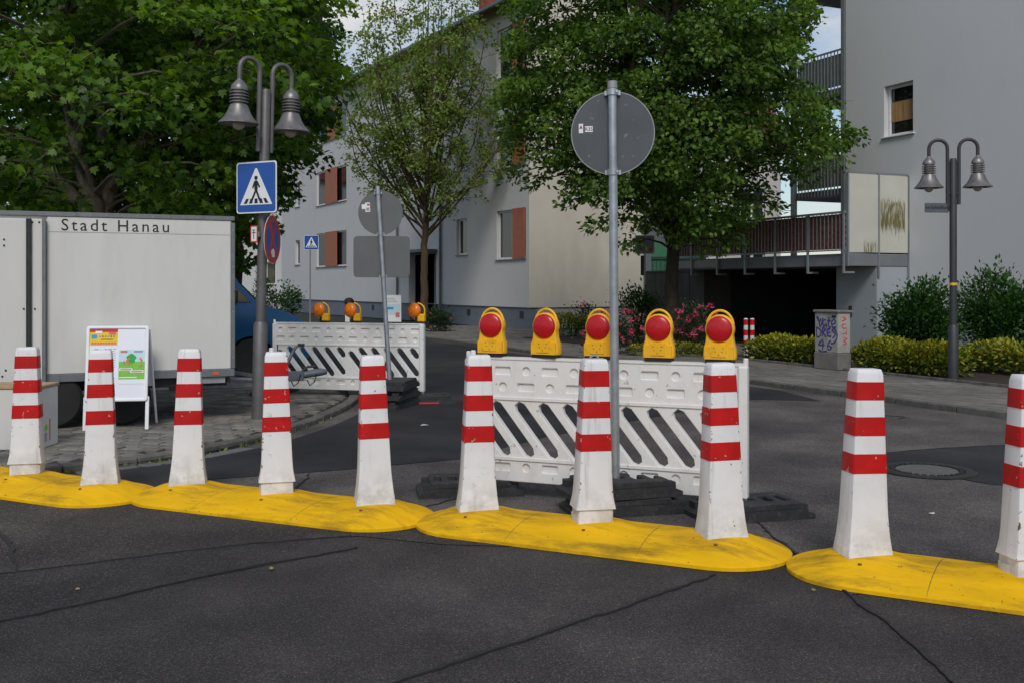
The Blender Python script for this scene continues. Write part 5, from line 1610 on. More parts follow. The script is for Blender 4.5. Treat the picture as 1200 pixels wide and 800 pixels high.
for x0, x1, y in ((0.54, 0.78, 0.40), (0.74, 0.98, 0.37)):
    pq(X(x0), X(x1), Y_(y), Y_(y + 0.035), 0.0070, 'poster_white')
    pq(X(x0 + 0.02), X(x1 - 0.02), Y_(y + 0.01), Y_(y + 0.025), 0.0086, 'poster_pink')
pq(X(0.54), X(0.86), Y_(0.295), Y_(0.31), 0.0070, 'poster_white')
pq(X(0.56), X(0.68), Y_(0.66), Y_(0.69), 0.0070, 'poster_pink')
pq(X(0.80), X(0.96), Y_(0.665), Y_(0.685), 0.0070, 'poster_text')
for x in (0.0, BW):
    MB().box(x - 0.018, x + 0.018, -0.012, 0.012, 0.006, bh0 + 0.05, Mt @ T((0, 0.018, 0))).build('leg', 'board_frame', bd_, bevel=0.003)
    # rear legs of the A
    tp = Mt @ Vector((x, 0.03, bh1 - 0.03))
    MB().tube([tp, (x, tp.y + 0.42, 0.002)], 0.013, 6).build('rear_leg', 'board_frame', bd_)
tp = Mt @ Vector((0, 0.03, bh1 - 0.05))
MB().add([(0, tp.y + 0.03, tp.z), (BW, tp.y + 0.03, tp.z), (BW, tp.y + 0.27, 0.42), (0, tp.y + 0.27, 0.42), (0, tp.y + 0.036, tp.z), (BW, tp.y + 0.036, tp.z), (BW, tp.y + 0.276, 0.42), (0, tp.y + 0.276, 0.42)],
         [(0, 1, 2, 3), (7, 6, 5, 4), (0, 4, 5, 1), (2, 6, 7, 3), (1, 5, 6, 2), (0, 3, 7, 4)]) if False else None
mb = MB(); mb.add([(0, tp.y + 0.03, tp.z), (BW, tp.y + 0.03, tp.z), (BW, tp.y + 0.27, 0.42), (0, tp.y + 0.27, 0.42), (0, tp.y + 0.038, tp.z), (BW, tp.y + 0.038, tp.z), (BW, tp.y + 0.278, 0.42), (0, tp.y + 0.278, 0.42)],
                  [(0, 1, 2, 3), (7, 6, 5, 4), (0, 4, 5, 1), (2, 6, 7, 3), (1, 5, 6, 2), (0, 3, 7, 4)])
mb.build('rear_panel', 'board_frame', bd_)

# ================================================================ BLUE VAN
vg = G(295, 443, PZ)
van = thing('van', 'dark blue van half hidden behind the white trailer', 'van', (vg.x, vg.y, PZ), R(17))
def arch(cx, r, n=10):
    return [(cx + r * math.cos(a), 0.30 + r * math.sin(a)) for a in [math.pi * k / n for k in range(n + 1)]]
lowp = [(0.92, 0.30), (0.95, 0.50), (0.93, 0.72), (0.86, 0.90), (0.70, 1.00), (0.10, 1.22), (-0.28, 1.62), (-0.52, 1.86), (-0.75, 1.90), (-3.75, 1.90), (-3.85, 1.80), (-3.92, 1.1), (-3.94, 0.5), (-3.9, 0.30)]
bot = list(reversed(arch(-2.9, 0.37)))
bot2 = list(reversed(arch(0.0, 0.37)))
prof = lowp + [(-3.27 - 0.01, 0.30)] + bot[1:] + [(-0.39, 0.26)] + bot2[1:]
Mv = Matrix(((1, 0, 0, 0), (0, 0, 1, 0), (0, 1, 0, 0), (0, 0, 0, 1)))
MB().prism(prof, 0.02, 1.80, Mv).build('body', 'van_blue', van, bevel=0.035, segs=2)
mb = MB().prism([(-0.02, 1.22), (-0.34, 1.56), (-0.52, 1.76), (-1.15, 1.78), (-1.18, 1.22)], -0.004, 0.018, Mv)
mb.build('side_window', 'window_glass', van, bevel=0.004)
MB().prism([(-1.32, 1.22), (-1.32, 1.78), (-2.4, 1.78), (-2.4, 1.22)], -0.004, 0.018, Mv).build('side_window', 'window_glass', van, bevel=0.004)
ws = MB(); ws.add([(0.115, 0.16, 1.235), (0.115, 1.66, 1.235), (-0.49, 1.55, 1.855), (-0.49, 0.27, 1.855)], [(0, 1, 2, 3)])
ws2 = MB(); nrm = Vector((0.62, 0, 0.605)).normalized() * 0.012
q4 = [Vector(p) + nrm for p in ((0.10, 0.16, 1.24), (0.10, 1.66, 1.24), (-0.47, 1.55, 1.83), (-0.47, 0.27, 1.83))]
q4b = [p - nrm * 0.8 for p in q4]
ws2.add(q4 + q4b, [(0, 1, 2, 3), (7, 6, 5, 4), (0, 4, 5, 1), (1, 5, 6, 2), (2, 6, 7, 3), (3, 7, 4, 0)])
ws2.build('windscreen', 'window_glass', van)
MB().box(-0.42, -0.22, -0.20, 0.0, 1.20, 1.42).build('wing_mirror', 'black_plastic', van, bevel=0.03, segs=2)
MB().box(-3.7, -0.40, 0.008, 0.019, 0.62, 0.70).box(0.40, 0.90, 0.008, 0.019, 0.62, 0.70).build('side_moulding', 'van_blue', van, bevel=0.004)
MB().box(-1.24, -1.23, 0.012, 0.0195, 0.45, 1.80).box(-0.44, -0.43, 0.012, 0.0195, 0.72, 1.2).build('door_gap', 'black_plastic', van)
MB().box(-1.12, -0.95, -0.02, 0.015, 1.02, 1.06).build('door_handle', 'black_plastic', van, bevel=0.008)
MB().box(0.86, 1.0, 0.05, 1.77, 0.30, 0.55).build('bumper', 'black_plastic', van, bevel=0.04, segs=2)
for y in (0.12, 1.40):
    MB().box(0.84, 0.945, y, y + 0.30, 0.66, 0.86).build('headlight', 'bulb_glass', van, bevel=0.02)
MB().box(0.85, 0.94, 0.45, 1.37, 0.68, 0.84).build('grille', 'black_plastic', van, bevel=0.02)
for x in (0.0, -2.9):
    wheel(van, x, 0.11, 0.32, 0.20)
    wheel(van, x, 1.68, 0.32, 0.20)
    MB().tube([(x, 0.2, 0.32), (x, 1.6, 0.32)], 0.05, 8).build('axle', 'chassis', van)

# ================================================================ SMALL THINGS ACROSS THE STREET
g = G(409, 379.5, PZ); k = g.y / FPX
bn = thing('litter_bin', 'slim black litter bin with white label before the house plinth', 'litter bin', (g.x, g.y, PZ))
Hb = CAM_H + (HOR - 349) * k - PZ
MB().lathe([(0.15, 0.0), (0.17, 0.02), (0.17, Hb * 0.72), (0.15, Hb * 0.74)], 16).build('body', 'planter', bn)
MB().lathe([(0.14, Hb * 0.745), (0.20, Hb * 0.80), (0.19, Hb * 0.90), (0.12, Hb * 0.98), (0.02, Hb)], 16).build('hood', 'black_plastic', bn)
MB().box(-0.12, 0.05, -0.185, -0.16, 0.08, 0.55).build('label', 'sign_white', bn)
g = G(460, 381, PZ); k = g.y / FPX
ib = thing('poster_stand', 'small white and pale blue poster stand at house entrance', 'poster stand', (g.x, g.y, PZ), R(-12))
Hb = CAM_H + (HOR - 346) * k - PZ
Wb = 21 * k
pbp = MB().box(-Wb / 2, Wb / 2, 0, 0.05, 0.12, Hb).build('panel', 'board_frame', ib, bevel=0.006)
MB().box(-Wb / 2 + 0.04, Wb / 2 - 0.04, -0.004, -0.001, Hb * 0.34, Hb * 0.70).build('poster_print', 'poster_sky', pbp)
MB().box(-Wb / 2 + 0.05, Wb / 2 - 0.30, -0.007, -0.0045, Hb * 0.52, Hb * 0.60).build('poster_print', 'poster_blue', pbp)
MB().box(Wb / 2 - 0.22, Wb / 2 - 0.06, -0.007, -0.0045, Hb * 0.26, Hb * 0.42).build('poster_print', 'poster_pink', pbp)
for r in range(3):
    MB().box(-Wb / 2 + 0.06, Wb / 2 - 0.12 - 0.07 * r, -0.004, -0.001, Hb * (0.76 + 0.06 * r), Hb * (0.775 + 0.06 * r)).build('poster_print', 'poster_text', pbp)
for x in (-Wb / 2 + 0.04, Wb / 2 - 0.04):
    MB().box(x - 0.03, x + 0.03, -0.15, 0.2, 0.0, 0.11).build('foot', 'black_plastic', ib)
g = G(772, 412, PZ)
pt = thing('planter_bowl', 'dark round planter bowl among the pink roses', 'planter', (g.x, g.y, PZ + 0.012))
MB().lathe([(0.22, 0.0), (0.30, 0.05), (0.42, 0.22), (0.45, 0.30), (0.45, 0.33), (0.40, 0.33), (0.38, 0.27)], 24).build('bowl', 'planter', pt)
MB().lathe([(0.02, 0.275), (0.37, 0.275), (0.37, 0.29), (0.02, 0.30)], 18).build('soil', 'soil', pt)
# litter on the road
def scrap(px, y, s, m, label, cat, n=7):
    g = G(px, y)
    pts = []
    for k in range(n):
        a = 2 * math.pi * k / n
        r = s * random.uniform(0.5, 1.0)
        pts.append((r * math.cos(a) * 1.6, r * math.sin(a), 0))
    mb = MB().prism([(p[0], p[1]) for p in pts], 0.0, 0.004)
    for v in mb.v:
        v.z += 0.6 * abs(v.x) * 0.3
    o = mb.build('fallen_leaf' if cat == 'leaf' else 'paper_scrap', m)
    o.location = (g.x, g.y, 0.009); o.rotation_euler = (0, 0, random.uniform(0, 3))
    tag(o, label, cat)
scrap(318, 668, 0.016, 'leaf_litter', 'yellow-green fallen leaf on asphalt beyond the long tar seam', 'leaf')
scrap(91, 692, 0.011, 'wood_edge', 'small orange-brown fallen leaf on asphalt between two tar seams', 'leaf')
scrap(497, 499, 0.05, 'paper', 'torn white paper strip on the smooth dark asphalt', 'paper')
scrap(953, 693, 0.010, 'leaf_litter', 'tiny yellow fallen leaf at yellow base by wide seam', 'leaf')
scrap(1092, 603, 0.018, 'paper', 'small white paper scrap on asphalt by the manhole', 'paper')
# ================================================================ TREES AND PLANTS
SH_SIMPLE = (np.array([(0, 0, 0.0), (0.30, 0.24, 0.05), (0.62, 0.20, 0.04), (1.0, 0, -0.06), (0.62, -0.20, 0.04), (0.30, -0.24, 0.05)]), [(0, 1, 2, 3), (0, 3, 4, 5)])
SH_ROUND = (np.array([(0, 0, 0.0), (0.22, 0.30, 0.05), (0.60, 0.30, 0.04), (1.0, 0, -0.08), (0.60, -0.30, 0.04), (0.22, -0.30, 0.05)]), [(0, 1, 2, 3), (0, 3, 4, 5)])
SH_MAPLE = (np.array([(0, 0, 0), (-0.06, 0.26, 0), (0.16, 0.52, -0.05), (0.34, 0.30, 0.02), (0.60, 0.46, -0.04), (0.62, 0.19, 0.03), (1.0, 0, -0.08), (0.62, -0.19, 0.03), (0.60, -0.46, -0.04), (0.34, -0.30, 0.02), (0.16, -0.52, -0.05), (-0.06, -0.26, 0)]),
            [(0, 1, 2, 3, 4, 5, 6), (0, 6, 7, 8, 9, 10, 11)])
def leaf_mesh(name, P, A, N, S, tint, shape):
    """P points, A tip directions, N normals, S sizes"""
    A = A / np.linalg.norm(A, axis=1, keepdims=True)
    N = N - A * np.sum(N * A, axis=1, keepdims=True)
    N = N / np.maximum(np.linalg.norm(N, axis=1, keepdims=True), 1e-6)
    B = np.cross(N, A)
    O, F = shape
    k = len(O); n = len(P)
    V = P[:, None, :] + S[:, None, None] * (O[None, :, 0:1] * A[:, None, :] + O[None, :, 1:2] * B[:, None, :] + O[None, :, 2:3] * N[:, None, :])
    V = V.reshape(-1, 3).astype(np.float32)
    fl = len(F[0])
    base = (np.arange(n) * k)[:, None, None]
    idx = (np.array(F)[None, :, :] + base).reshape(-1).astype(np.int32)
    nf = n * len(F)
    me = bpy.data.meshes.new(name)
    me.vertices.add(n * k); me.vertices.foreach_set('co', V.ravel())
    me.loops.add(len(idx)); me.loops.foreach_set('vertex_index', idx)
    me.polygons.add(nf); me.polygons.foreach_set('loop_start', (np.arange(nf) * fl).astype(np.int32))
    at = me.attributes.new('tint', 'FLOAT', 'POINT')
    at.data.foreach_set('value', np.repeat(tint, k).astype(np.float32))
    me.update()
    me.validate()
    return me
def cluster_leaves(C, Rr, n, axis_c, rng, size, flat=0.42, droop=0.35, upn=0.9):
    """leaves of one spray: flattened ball at C of radius Rr"""
    d = rng.normal(size=(n, 3)); d /= np.linalg.norm(d, axis=1, keepdims=True)
    r = Rr * rng.random(n) ** 0.45
    off = d * r[:, None]; off[:, 2] *= flat
    out = (C - axis_c); out[2] = 0; ln = np.linalg.norm(out); out = out / ln if ln > 0.05 else np.array([1.0, 0, 0])
    hor = off[:, 0] * out[0] + off[:, 1] * out[1]
    off[:, 2] -= 0.35 * hor * droop + 0.10 * (off[:, 0] ** 2 + off[:, 1] ** 2) / max(Rr, 0.1)
    P = C + off
    A = rng.normal(size=(n, 3)) * 0.7 + out * 0.6 + off / max(Rr, 0.1) * 0.6
    A[:, 2] -= droop
    N = rng.normal(size=(n, 3)) * 0.5 + out * 0.45; N[:, 2] += upn * 0.8
    S = size * rng.uniform(0.65, 1.2, n)
    t = np.clip(rng.normal(0.38 + rng.uniform(-0.15, 0.22), 0.26, n), 0, 1)
    return P, A, N, S, t
def build_tree(name, label, base, limbs, clusters, leafn, size, leafm, barkm, shape, group, seed, flat=0.42, br=0.03, twigs=True, bend=0.25, droop=0.35):
    rng = np.random.default_rng(seed)
    t = thing(name, label, 'tree', base, 0, group)
    mb = MB()
    pts = []
    for pl, rad in limbs:
        C = catmull(pl, 6)
        m = len(C)
        rr = [np.interp(i / (m - 1), np.linspace(0, 1, len(rad)), rad) for i in range(m)]
        C = [p + Vector((random.gauss(0, 0.2), random.gauss(0, 0.2), 0)) * rr[i] * 0.6 if 0 < i < m - 1 else p for i, p in enumerate(C)]
        mb.tube(C, rr, 10)
        for i, p in enumerate(C):
            if p.z > limbs[0][0][-1][2] * 0.0 + 1.5:
                pts.append((p, rr[i]))
    PA = np.array([tuple(p) for p, _ in pts])
    Ps, As, Ns, Ss, Ts = [], [], [], [], []
    axis_c = np.array([0.0, 0, 0])
    for c, r, nl in clusters:
        c = np.array(c)
        d = PA - c
        w = np.linalg.norm(d, axis=1) + np.maximum(0, PA[:, 2] - c[2] + 0.1) * 1.2
        j = int(np.argmin(w))
        a, ra = pts[j]
        e = Vector(c)
        L = (e - a).length
        mid = a.lerp(e, 0.5) + Vector((rng.normal(0, 0.06) * L, rng.normal(0, 0.06) * L, bend * L * 0.35))
        r0 = min(ra * 0.6, br * (0.5 + 0.3 * L))
        mb.tube([a, a.lerp(mid, 0.5) + Vector((0, 0, 0.03 * L)), mid, mid.lerp(e, 0.55) + Vector((0, 0, 0.03 * L)), e], [r0, r0 * 0.85, r0 * 0.65, r0 * 0.45, r0 * 0.25], 5)
        if twigs:
            for _ in range(4):
                q = e + Vector((rng.normal(0, 0.5) * r, rng.normal(0, 0.5) * r, rng.normal(0, 0.25) * r))
                mb.tube([mid.lerp(e, 0.7), e.lerp(q, 0.5) + Vector((0, 0, 0.04)), q], [r0 * 0.35, r0 * 0.25, 0.003], 3)
        o = cluster_leaves(c, r, nl, axis_c, rng, size, flat, droop)
        Ps.append(o[0]); As.append(o[1]); Ns.append(o[2]); Ss.append(o[3]); Ts.append(o[4])
    mb.build('trunk', barkm, t, sharp=1.2)
    me = leaf_mesh('crown', np.concatenate(Ps), np.concatenate(As), np.concatenate(Ns), np.concatenate(Ss), np.concatenate(Ts), shape)
    put('crown', me, leafm, t)
    return t
def scatter(rng, n, center, radii, keep=None, power=0.5, mind=0.55):
    out = []
    tries = 0
    while len(out) < n and tries < n * 60:
        tries += 1
        d = rng.normal(size=3); d /= np.linalg.norm(d)
        p = np.array(center) + d * np.array(radii) * rng.random() ** power
        if keep is not None and not keep(p):
            continue
        if any(np.linalg.norm(p - q) < mind for q in out):
            continue
        out.append(p)
    return out
def rel(px, y, Y, base):
    p = AT(px, y, Y)
    return (p.x - base[0], p.y - base[1], p.z - base[2])

# ---- big maple behind the trailer (several stems)
b = (AT(108, 0, 16.0).x, 16.0, PZ)
limbs = [([(0, 0, -0.05), (0.02, 0, 0.9), rel(104, 300, 16, b), rel(100, 250, 16.0, b), rel(62, 205, 16.2, b), rel(10, 160, 16.6, b), rel(-60, 90, 17, b), rel(-110, 0, 17, b)], [0.20, 0.17, 0.14, 0.11, 0.085, 0.07, 0.05, 0.03]),
         ([(0.08, 0.1, -0.05), (0.08, 0.1, 0.9), rel(112, 250, 15.9, b), rel(101, 215, 15.8, b), rel(86, 150, 15.7, b), rel(80, 80, 15.7, b), rel(74, 0, 15.7, b), rel(78, -90, 15.8, b)], [0.19, 0.17, 0.13, 0.12, 0.10, 0.09, 0.075, 0.04]),
         ([(0.16, -0.05, -0.05), (0.2, 0, 0.9), rel(124, 250, 16, b), rel(150, 190, 16.3, b), rel(205, 110, 16.6, b), rel(245, 10, 16.8, b), rel(270, -80, 17, b)], [0.17, 0.15, 0.12, 0.10, 0.08, 0.06, 0.03]),
         ([(0.0, 0.2, -0.05), (0.0, 0.25, 1.0), rel(125, 230, 16.6, b), rel(120, 120, 17.2, b), rel(135, 0, 17.5, b), rel(150, -80, 17.5, b)], [0.15, 0.14, 0.11, 0.09, 0.07, 0.03]),
         ([(0.2, 0.1, -0.05), (0.3, 0.2, 1.0), rel(155, 240, 16.8, b), rel(230, 200, 17.2, b), rel(310, 130, 17.6, b), rel(350, 60, 17.8, b)], [0.14, 0.12, 0.10, 0.08, 0.06, 0.03])]
rng = np.random.default_rng(3)
cl = []
def keepL(p):
    w = (p[0] + b[0], p[1] + b[1], p[2] + b[2])
    px = 600 + w[0] / w[1] * FPX; y = HOR - (w[2] - CAM_H) / w[1] * FPX
    if w[2] < 2.2: return False
    if px > np.interp(y, [0, 60, 120, 170, 200, 240, 300], [388, 392, 390, 365, 330, 305, 285]) + 10 * math.sin(y * 0.05): return False
    if y < -150 or px < -120: return False
    # keep the stems readable
    if 55 < px < 135 and 95 < y < 205 and w[1] < 15.9: return False
    if 75 < px < 165 and 205 < y < 262 and w[1] < 16.4: return False
    return True
for p in scatter(rng, 270, (0.6, 0.6, 5.2), (5.0, 4.2, 4.0), keepL, 0.42, 0.55):
    cl.append((p, rng.uniform(0.45, 0.85), int(rng.uniform(120, 220))))
build_tree('maple_tree', 'large many-stemmed maple with broad leaves standing right behind the trailer', b, limbs, cl, 0, 0.118, 'leaf_maple', 'bark_grey', SH_MAPLE, 'street trees', 21)
# ---- second maple beyond it, towards the house
b = (AT(275, 0, 22.0).x, 22.0, PZ)
limbs = [([(0, 0, -0.05), (0, 0, 1.5), (0.05, 0, 3.0), (0.1, 0.1, 5.5), (0, 0, 8.5)], [0.22, 0.18, 0.16, 0.11, 0.04]),
         ([(0.0, 0, 2.6), (0.8, -0.4, 4.2), (1.7, -0.6, 6.0), (2.1, -0.6, 8.0)], [0.12, 0.09, 0.06, 0.03]),
         ([(0.0, 0, 2.4), (-1.0, -0.4, 3.8), (-2.2, -0.6, 5.4), (-3.0, -0.6, 7.6)], [0.12, 0.09, 0.06, 0.03]),
         ([(0.0, 0, 2.8), (0.4, -0.9, 4.6), (0.8, -1.6, 6.8)], [0.10, 0.08, 0.03])]
rng = np.random.default_rng(4)
def keepL2(p):
    w = (p[0] + b[0], p[1] + b[1], p[2] + b[2])
    px = 600 + w[0] / w[1] * FPX; y = HOR - (w[2] - CAM_H) / w[1] * FPX
    if px > np.interp(y, [0, 60, 120, 170, 200, 240, 300], [380, 388, 388, 365, 330, 310, 290]) + 10 * math.sin(y * 0.06): return False
    if w[2] < 1.9: return False
    return y > -130
cl = [(p, rng.uniform(0.5, 0.9), int(rng.uniform(120, 200))) for p in scatter(rng, 220, (-0.3, 0, 5.6), (4.2, 3.4, 4.6), keepL2, 0.42, 0.60)]
build_tree('maple_tree', 'dense dark maple beyond the trailer, its crown touching the grey-blue house', b, limbs, cl, 0, 0.13, 'leaf_back', 'bark_dark', SH_MAPLE, 'street trees', 22)
# ---- third, far left
b = (-15.5, 27.0, PZ)
limbs = [([(0, 0, -0.05), (0, 0, 2.0), (0.1, 0.1, 5.5), (0, 0, 9.5)], [0.25, 0.2, 0.14, 0.04])]
rng = np.random.default_rng(5)
cl = [(p, rng.uniform(0.8, 1.2), int(rng.uniform(110, 160))) for p in scatter(rng, 120, (0, 0, 5.6), (5.2, 3.4, 5.0), lambda p: p[2] > 1.2, 0.42, 0.8)]
build_tree('maple_tree', 'tall dark tree far behind the trailer, filling gaps between the stems', b, limbs, cl, 0, 0.20, 'leaf_back', 'bark_dark', SH_SIMPLE, 'street trees', 23, twigs=False)

# ---- the broad tree before the terrace
b = (AT(787, 0, 25.0).x, 25.0, PZ)
kx = 25.0 / FPX
limbs = [([(0, 0, -0.05), (0.0, 0, 1.2), (0.03, 0, 2.6), (0.05, 0, 4.5), (0.1, 0, 7.5), (0, 0, 11.5)], [0.20, 0.165, 0.15, 0.12, 0.09, 0.03]),
         ([(0.02, 0, 2.3), (-0.35, -0.1, 3.6), (-0.8, -0.2, 5.5), (-1.2, -0.3, 8.5), (-1.3, -0.2, 11)], [0.11, 0.10, 0.085, 0.06, 0.02]),
         ([(0.02, 0, 2.4), (0.40, -0.15, 3.8), (0.9, -0.3, 5.8), (1.3, -0.4, 8.5), (1.5, -0.2, 10.8)], [0.11, 0.10, 0.085, 0.06, 0.02]),
         ([(0.03, 0, 2.6), (-0.15, -0.35, 4.0), (-0.25, -0.9, 6.0), (-0.3, -1.2, 9)], [0.09, 0.08, 0.07, 0.02]),
         ([(0.03, 0, 2.6), (-1.1, 0.0, 3.9), (-2.4, 0.0, 5.3), (-3.6, 0, 6.2)], [0.08, 0.07, 0.05, 0.02]),
         ([(0.03, 0, 2.6), (1.2, 0.1, 3.8), (2.6, 0.1, 4.8), (4.0, 0.0, 5.4)], [0.08, 0.07, 0.05, 0.02])]
rng = np.random.default_rng(6)
def keepC(p):
    w = (p[0] + b[0], p[1] + b[1], p[2] + b[2])
    px = 600 + w[0] / w[1] * FPX; y = HOR - (w[2] - CAM_H) / w[1] * FPX
    # outline as in the picture: left, right and lower edge
    lo = np.interp(px, [560, 600, 640, 700, 740, 790, 850, 900, 940, 1000], [185, 200, 215, 235, 262, 272, 268, 235, 215, 165])
    le = np.interp(y, [-80, 0, 60, 120, 200, 280], [600, 604, 596, 590, 612, 700])
    ri = np.interp(y, [-80, 0, 60, 100, 150, 180, 220, 280], [945, 955, 940, 940, 985, 985, 930, 890])
    return le + 8 < px < ri - 8 and y < lo - 6 and y > -110
C = scatter(rng, 400, (0.15, -0.3, 6.8), (5.2, 3.2, 5.2), keepC, 0.42, 0.48)
cl = [(p, rng.uniform(0.40, 0.75), int(rng.uniform(150, 260))) for p in C]
for px, y, Y in ((1000, 160, 24.0), (975, 168, 24.2), (958, 160, 24.4), (985, 152, 24.3), (600, 205, 24.5), (628, 212, 24.2), (590, 122, 24.4), (606, 115, 24.4), (700, 262, 23.6), (738, 285, 23.5), (755, 262, 23.6), (668, 235, 23.8), (860, 282, 24), (905, 240, 24), (832, 290, 24.2), (800, 278, 23.8)):
    cl.append((np.array(rel(px, y, Y, b)), 0.42, 90))
build_tree('broad_tree', 'broad dense street tree with layered dark foliage before terrace and cream gable', b, limbs, cl, 0, 0.125, 'leaf_center', 'bark_dark', SH_ROUND, 'street trees', 24, flat=0.58)

# ---- slim young tree in front of the house
b = (AT(497, 0, 36.0).x, 36.0, PZ)
limbs = [([(0, 0, -0.05), (0, 0, 1.5), (0.03, 0, 3.2), (0.1, 0, 5.2), (0.12, 0, 7.5), (0.1, 0, 9.5), (0.2, 0, 12.3)], [0.15, 0.13, 0.115, 0.09, 0.06, 0.035, 0.008])]
rng = np.random.default_rng(8)
cl = []
for k in range(44):
    a = 2 * math.pi * k * 0.382 + rng.uniform(-0.2, 0.2)
    z0 = rng.uniform(2.9, 4.4) if k % 3 else rng.uniform(4.5, 7.5)
    sp = 0.5 + 3.1 * rng.random() ** 0.6
    if k % 3 == 0:
        sp *= 0.75
    lo_, hi_ = z0 + 1.2 + 0.25 * sp, 13.4 - 1.0 * sp
    top = lo_ + (max(lo_ + 0.5, hi_) - lo_) * rng.random() ** 0.6
    h_ = top - z0
    P = [(0.06, 0, z0), (0.45 * sp * math.cos(a), 0.40 * sp * math.sin(a), z0 + 0.28 * h_), (0.85 * sp * math.cos(a), 0.72 * sp * math.sin(a), z0 + 0.62 * h_), (sp * math.cos(a), 0.85 * sp * math.sin(a), top)]
    limbs.append((P, [0.045, 0.034, 0.022, 0.006]))
    Q = catmull(P, 8)
    for q in Q[8:]:
        for _ in range(2 if rng.random() < 0.35 else 1):
            cl.append((np.array(q) + rng.normal(0, 0.34, 3), rng.uniform(0.18, 0.40), int(rng.uniform(14, 30))))
for k in range(60):
    cl.append((np.array([0.15 + rng.normal(0, 0.9), rng.normal(0, 0.7), rng.uniform(8.5, 12.8)]), rng.uniform(0.25, 0.45), int(rng.uniform(18, 34))))
build_tree('young_tree', 'slim young tree with sparse olive leaves on fanned branches before the house', b, limbs, cl, 0, 0.12, 'leaf_slim', 'bark_brown', SH_ROUND, 'street trees', 25, flat=0.7, br=0.02, droop=0.25)

# ---- shrubs and hedges
def bush(name, label, cat, base, radii, nleaf, size, leafm, seed, group=None, rz=0.0, boxy=False, stems=True, flowers=None, zlift=0.0):
    rng = np.random.default_rng(seed)
    t = thing(name, label, cat, base, rz, group)
    rx, ry, h = radii
    n = nleaf
    if boxy:
        P = np.stack([rng.uniform(-1, 1, n), rng.uniform(-1, 1, n), rng.random(n) ** 0.6], 1)
        ed = np.maximum(np.abs(P[:, 0]), np.abs(P[:, 1]))
        P[:, 2] *= np.sqrt(np.clip(1.08 - ed ** 4 * 0.75, 0.05, 1))
        P *= np.array([rx, ry, h])
        P[:, 2] += 0.10 * h * np.sin(P[:, 0] * 5.1 + seed) * np.cos(P[:, 1] * 4.3) * (P[:, 2] / h)
        P[:, 2] = np.maximum(P[:, 2], 0.03)
        out = P * np.array([0.5, 1, 1.0])
    else:
        K = max(10, min(60, n // 90))
        d = rng.normal(size=(K, 3)); d /= np.linalg.norm(d, axis=1, keepdims=True)
        c = d * (rng.random((K, 1)) ** 0.4) * np.array([rx * 0.85, ry * 0.85, h * 0.46]) + np.array([0, 0, h * 0.52])
        ci = rng.integers(0, K, n)
        P = c[ci] + rng.normal(size=(n, 3)) * np.array([0.17, 0.17, 0.13]) * min(1.0, h) 
        P[:, 2] = np.clip(P[:, 2], 0.03, None)
        out = P - np.array([0, 0, h * 0.4])
    A = out / np.maximum(np.linalg.norm(out, axis=1, keepdims=True), 0.05) + rng.normal(size=(n, 3)) * 0.6
    N = rng.normal(size=(n, 3)) * 0.5; N[:, 2] += 0.9
    S = size * rng.uniform(0.6, 1.25, n)
    tt = np.clip(rng.normal(0.22, 0.24, n) + 0.6 * np.clip(P[:, 2] / h - 0.45, 0, 1) * (1 if boxy else 0.5), 0, 1)
    put('foliage', leaf_mesh('foliage', P, A, N, S, tt, SH_SIMPLE), leafm, t)
    if stems:
        mb = MB()
        for k in range(7 if not boxy else 12):
            a = rng.uniform(0, 6.28); q = rng.uniform(0.1, 0.7)
            x0 = rng.uniform(-0.8, 0.8) * rx if boxy else rng.normal(0, 0.08)
            mb.tube([(x0, rng.normal(0, 0.05), -0.01), (x0 + 0.3 * q * (0.2 if boxy else rx) * math.cos(a), 0.3 * q * ry * math.sin(a), h * 0.4), (x0 + q * (0.2 if boxy else rx) * math.cos(a), q * ry * math.sin(a), h * 0.85)], [0.018, 0.014, 0.005], 5)
        mb.build('stems', 'bark_brown', t)
    if flowers:
        nfl = flowers
        idx = rng.choice(n, nfl)
        cnt = P[idx] + out[idx] / np.maximum(np.linalg.norm(out[idx], axis=1, keepdims=True), 0.05) * 0.06
        PP = np.repeat(cnt, 14, 0) + rng.normal(0, 0.022, (nfl * 14, 3))
        AA = rng.normal(size=(nfl * 14, 3)); NN = rng.normal(size=(nfl * 14, 3))
        put('blossoms', leaf_mesh('blossoms', PP, AA, NN, np.full(nfl * 14, 0.065), np.clip(np.repeat(rng.random(nfl), 14) + rng.normal(0, 0.1, nfl * 14), 0, 1), SH_SIMPLE), 'petal_pink', t)
    return t
sa_ = math.atan2(-SD.y, -SD.x)
def hedge(label, a, b, lx, ly, h, n, seed):
    p = ST(a, b)
    return bush('hedge', label, 'hedge', (p.x, p.y, PZ + 0.012), (lx, ly, h), n, 0.085, 'leaf_hedge', seed, 'clipped yellow-green hedges', sa_, boxy=True)
hedge('yellow-green clipped hedge between striped posts and graffiti cabinet', 2.95, 3.30, 1.10, 0.36, 0.45, 4600, 41)
hedge('yellow-green clipped hedge between graffiti cabinet and dark lamp post', -0.10, 3.25, 1.05, 0.36, 0.52, 5200, 42)
hedge('yellow-green clipped hedge below the wall on the open side of dark lamp post', -1.45, 4.75, 1.5, 0.42, 0.50, 5600, 43)
p = AT(1082, 0, 18.6)
bush('shrub', 'rounded dark green shrub between terrace pillar and dark lamp post', 'shrub', (p.x, p.y, PZ + 0.012), (0.60, 0.6, 1.50), 9500, 0.085, 'leaf_shrub', 51, 'dark shrubs by the grey wall')
p = AT(1172, 0, 18.6)
bush('shrub', 'taller loose dark green shrub against grey wall past the lamp post', 'shrub', (p.x, p.y, PZ + 0.012), (0.85, 0.6, 1.66), 12000, 0.085, 'leaf_shrub', 52, 'dark shrubs by the grey wall')
p = G(712, 414, PZ)
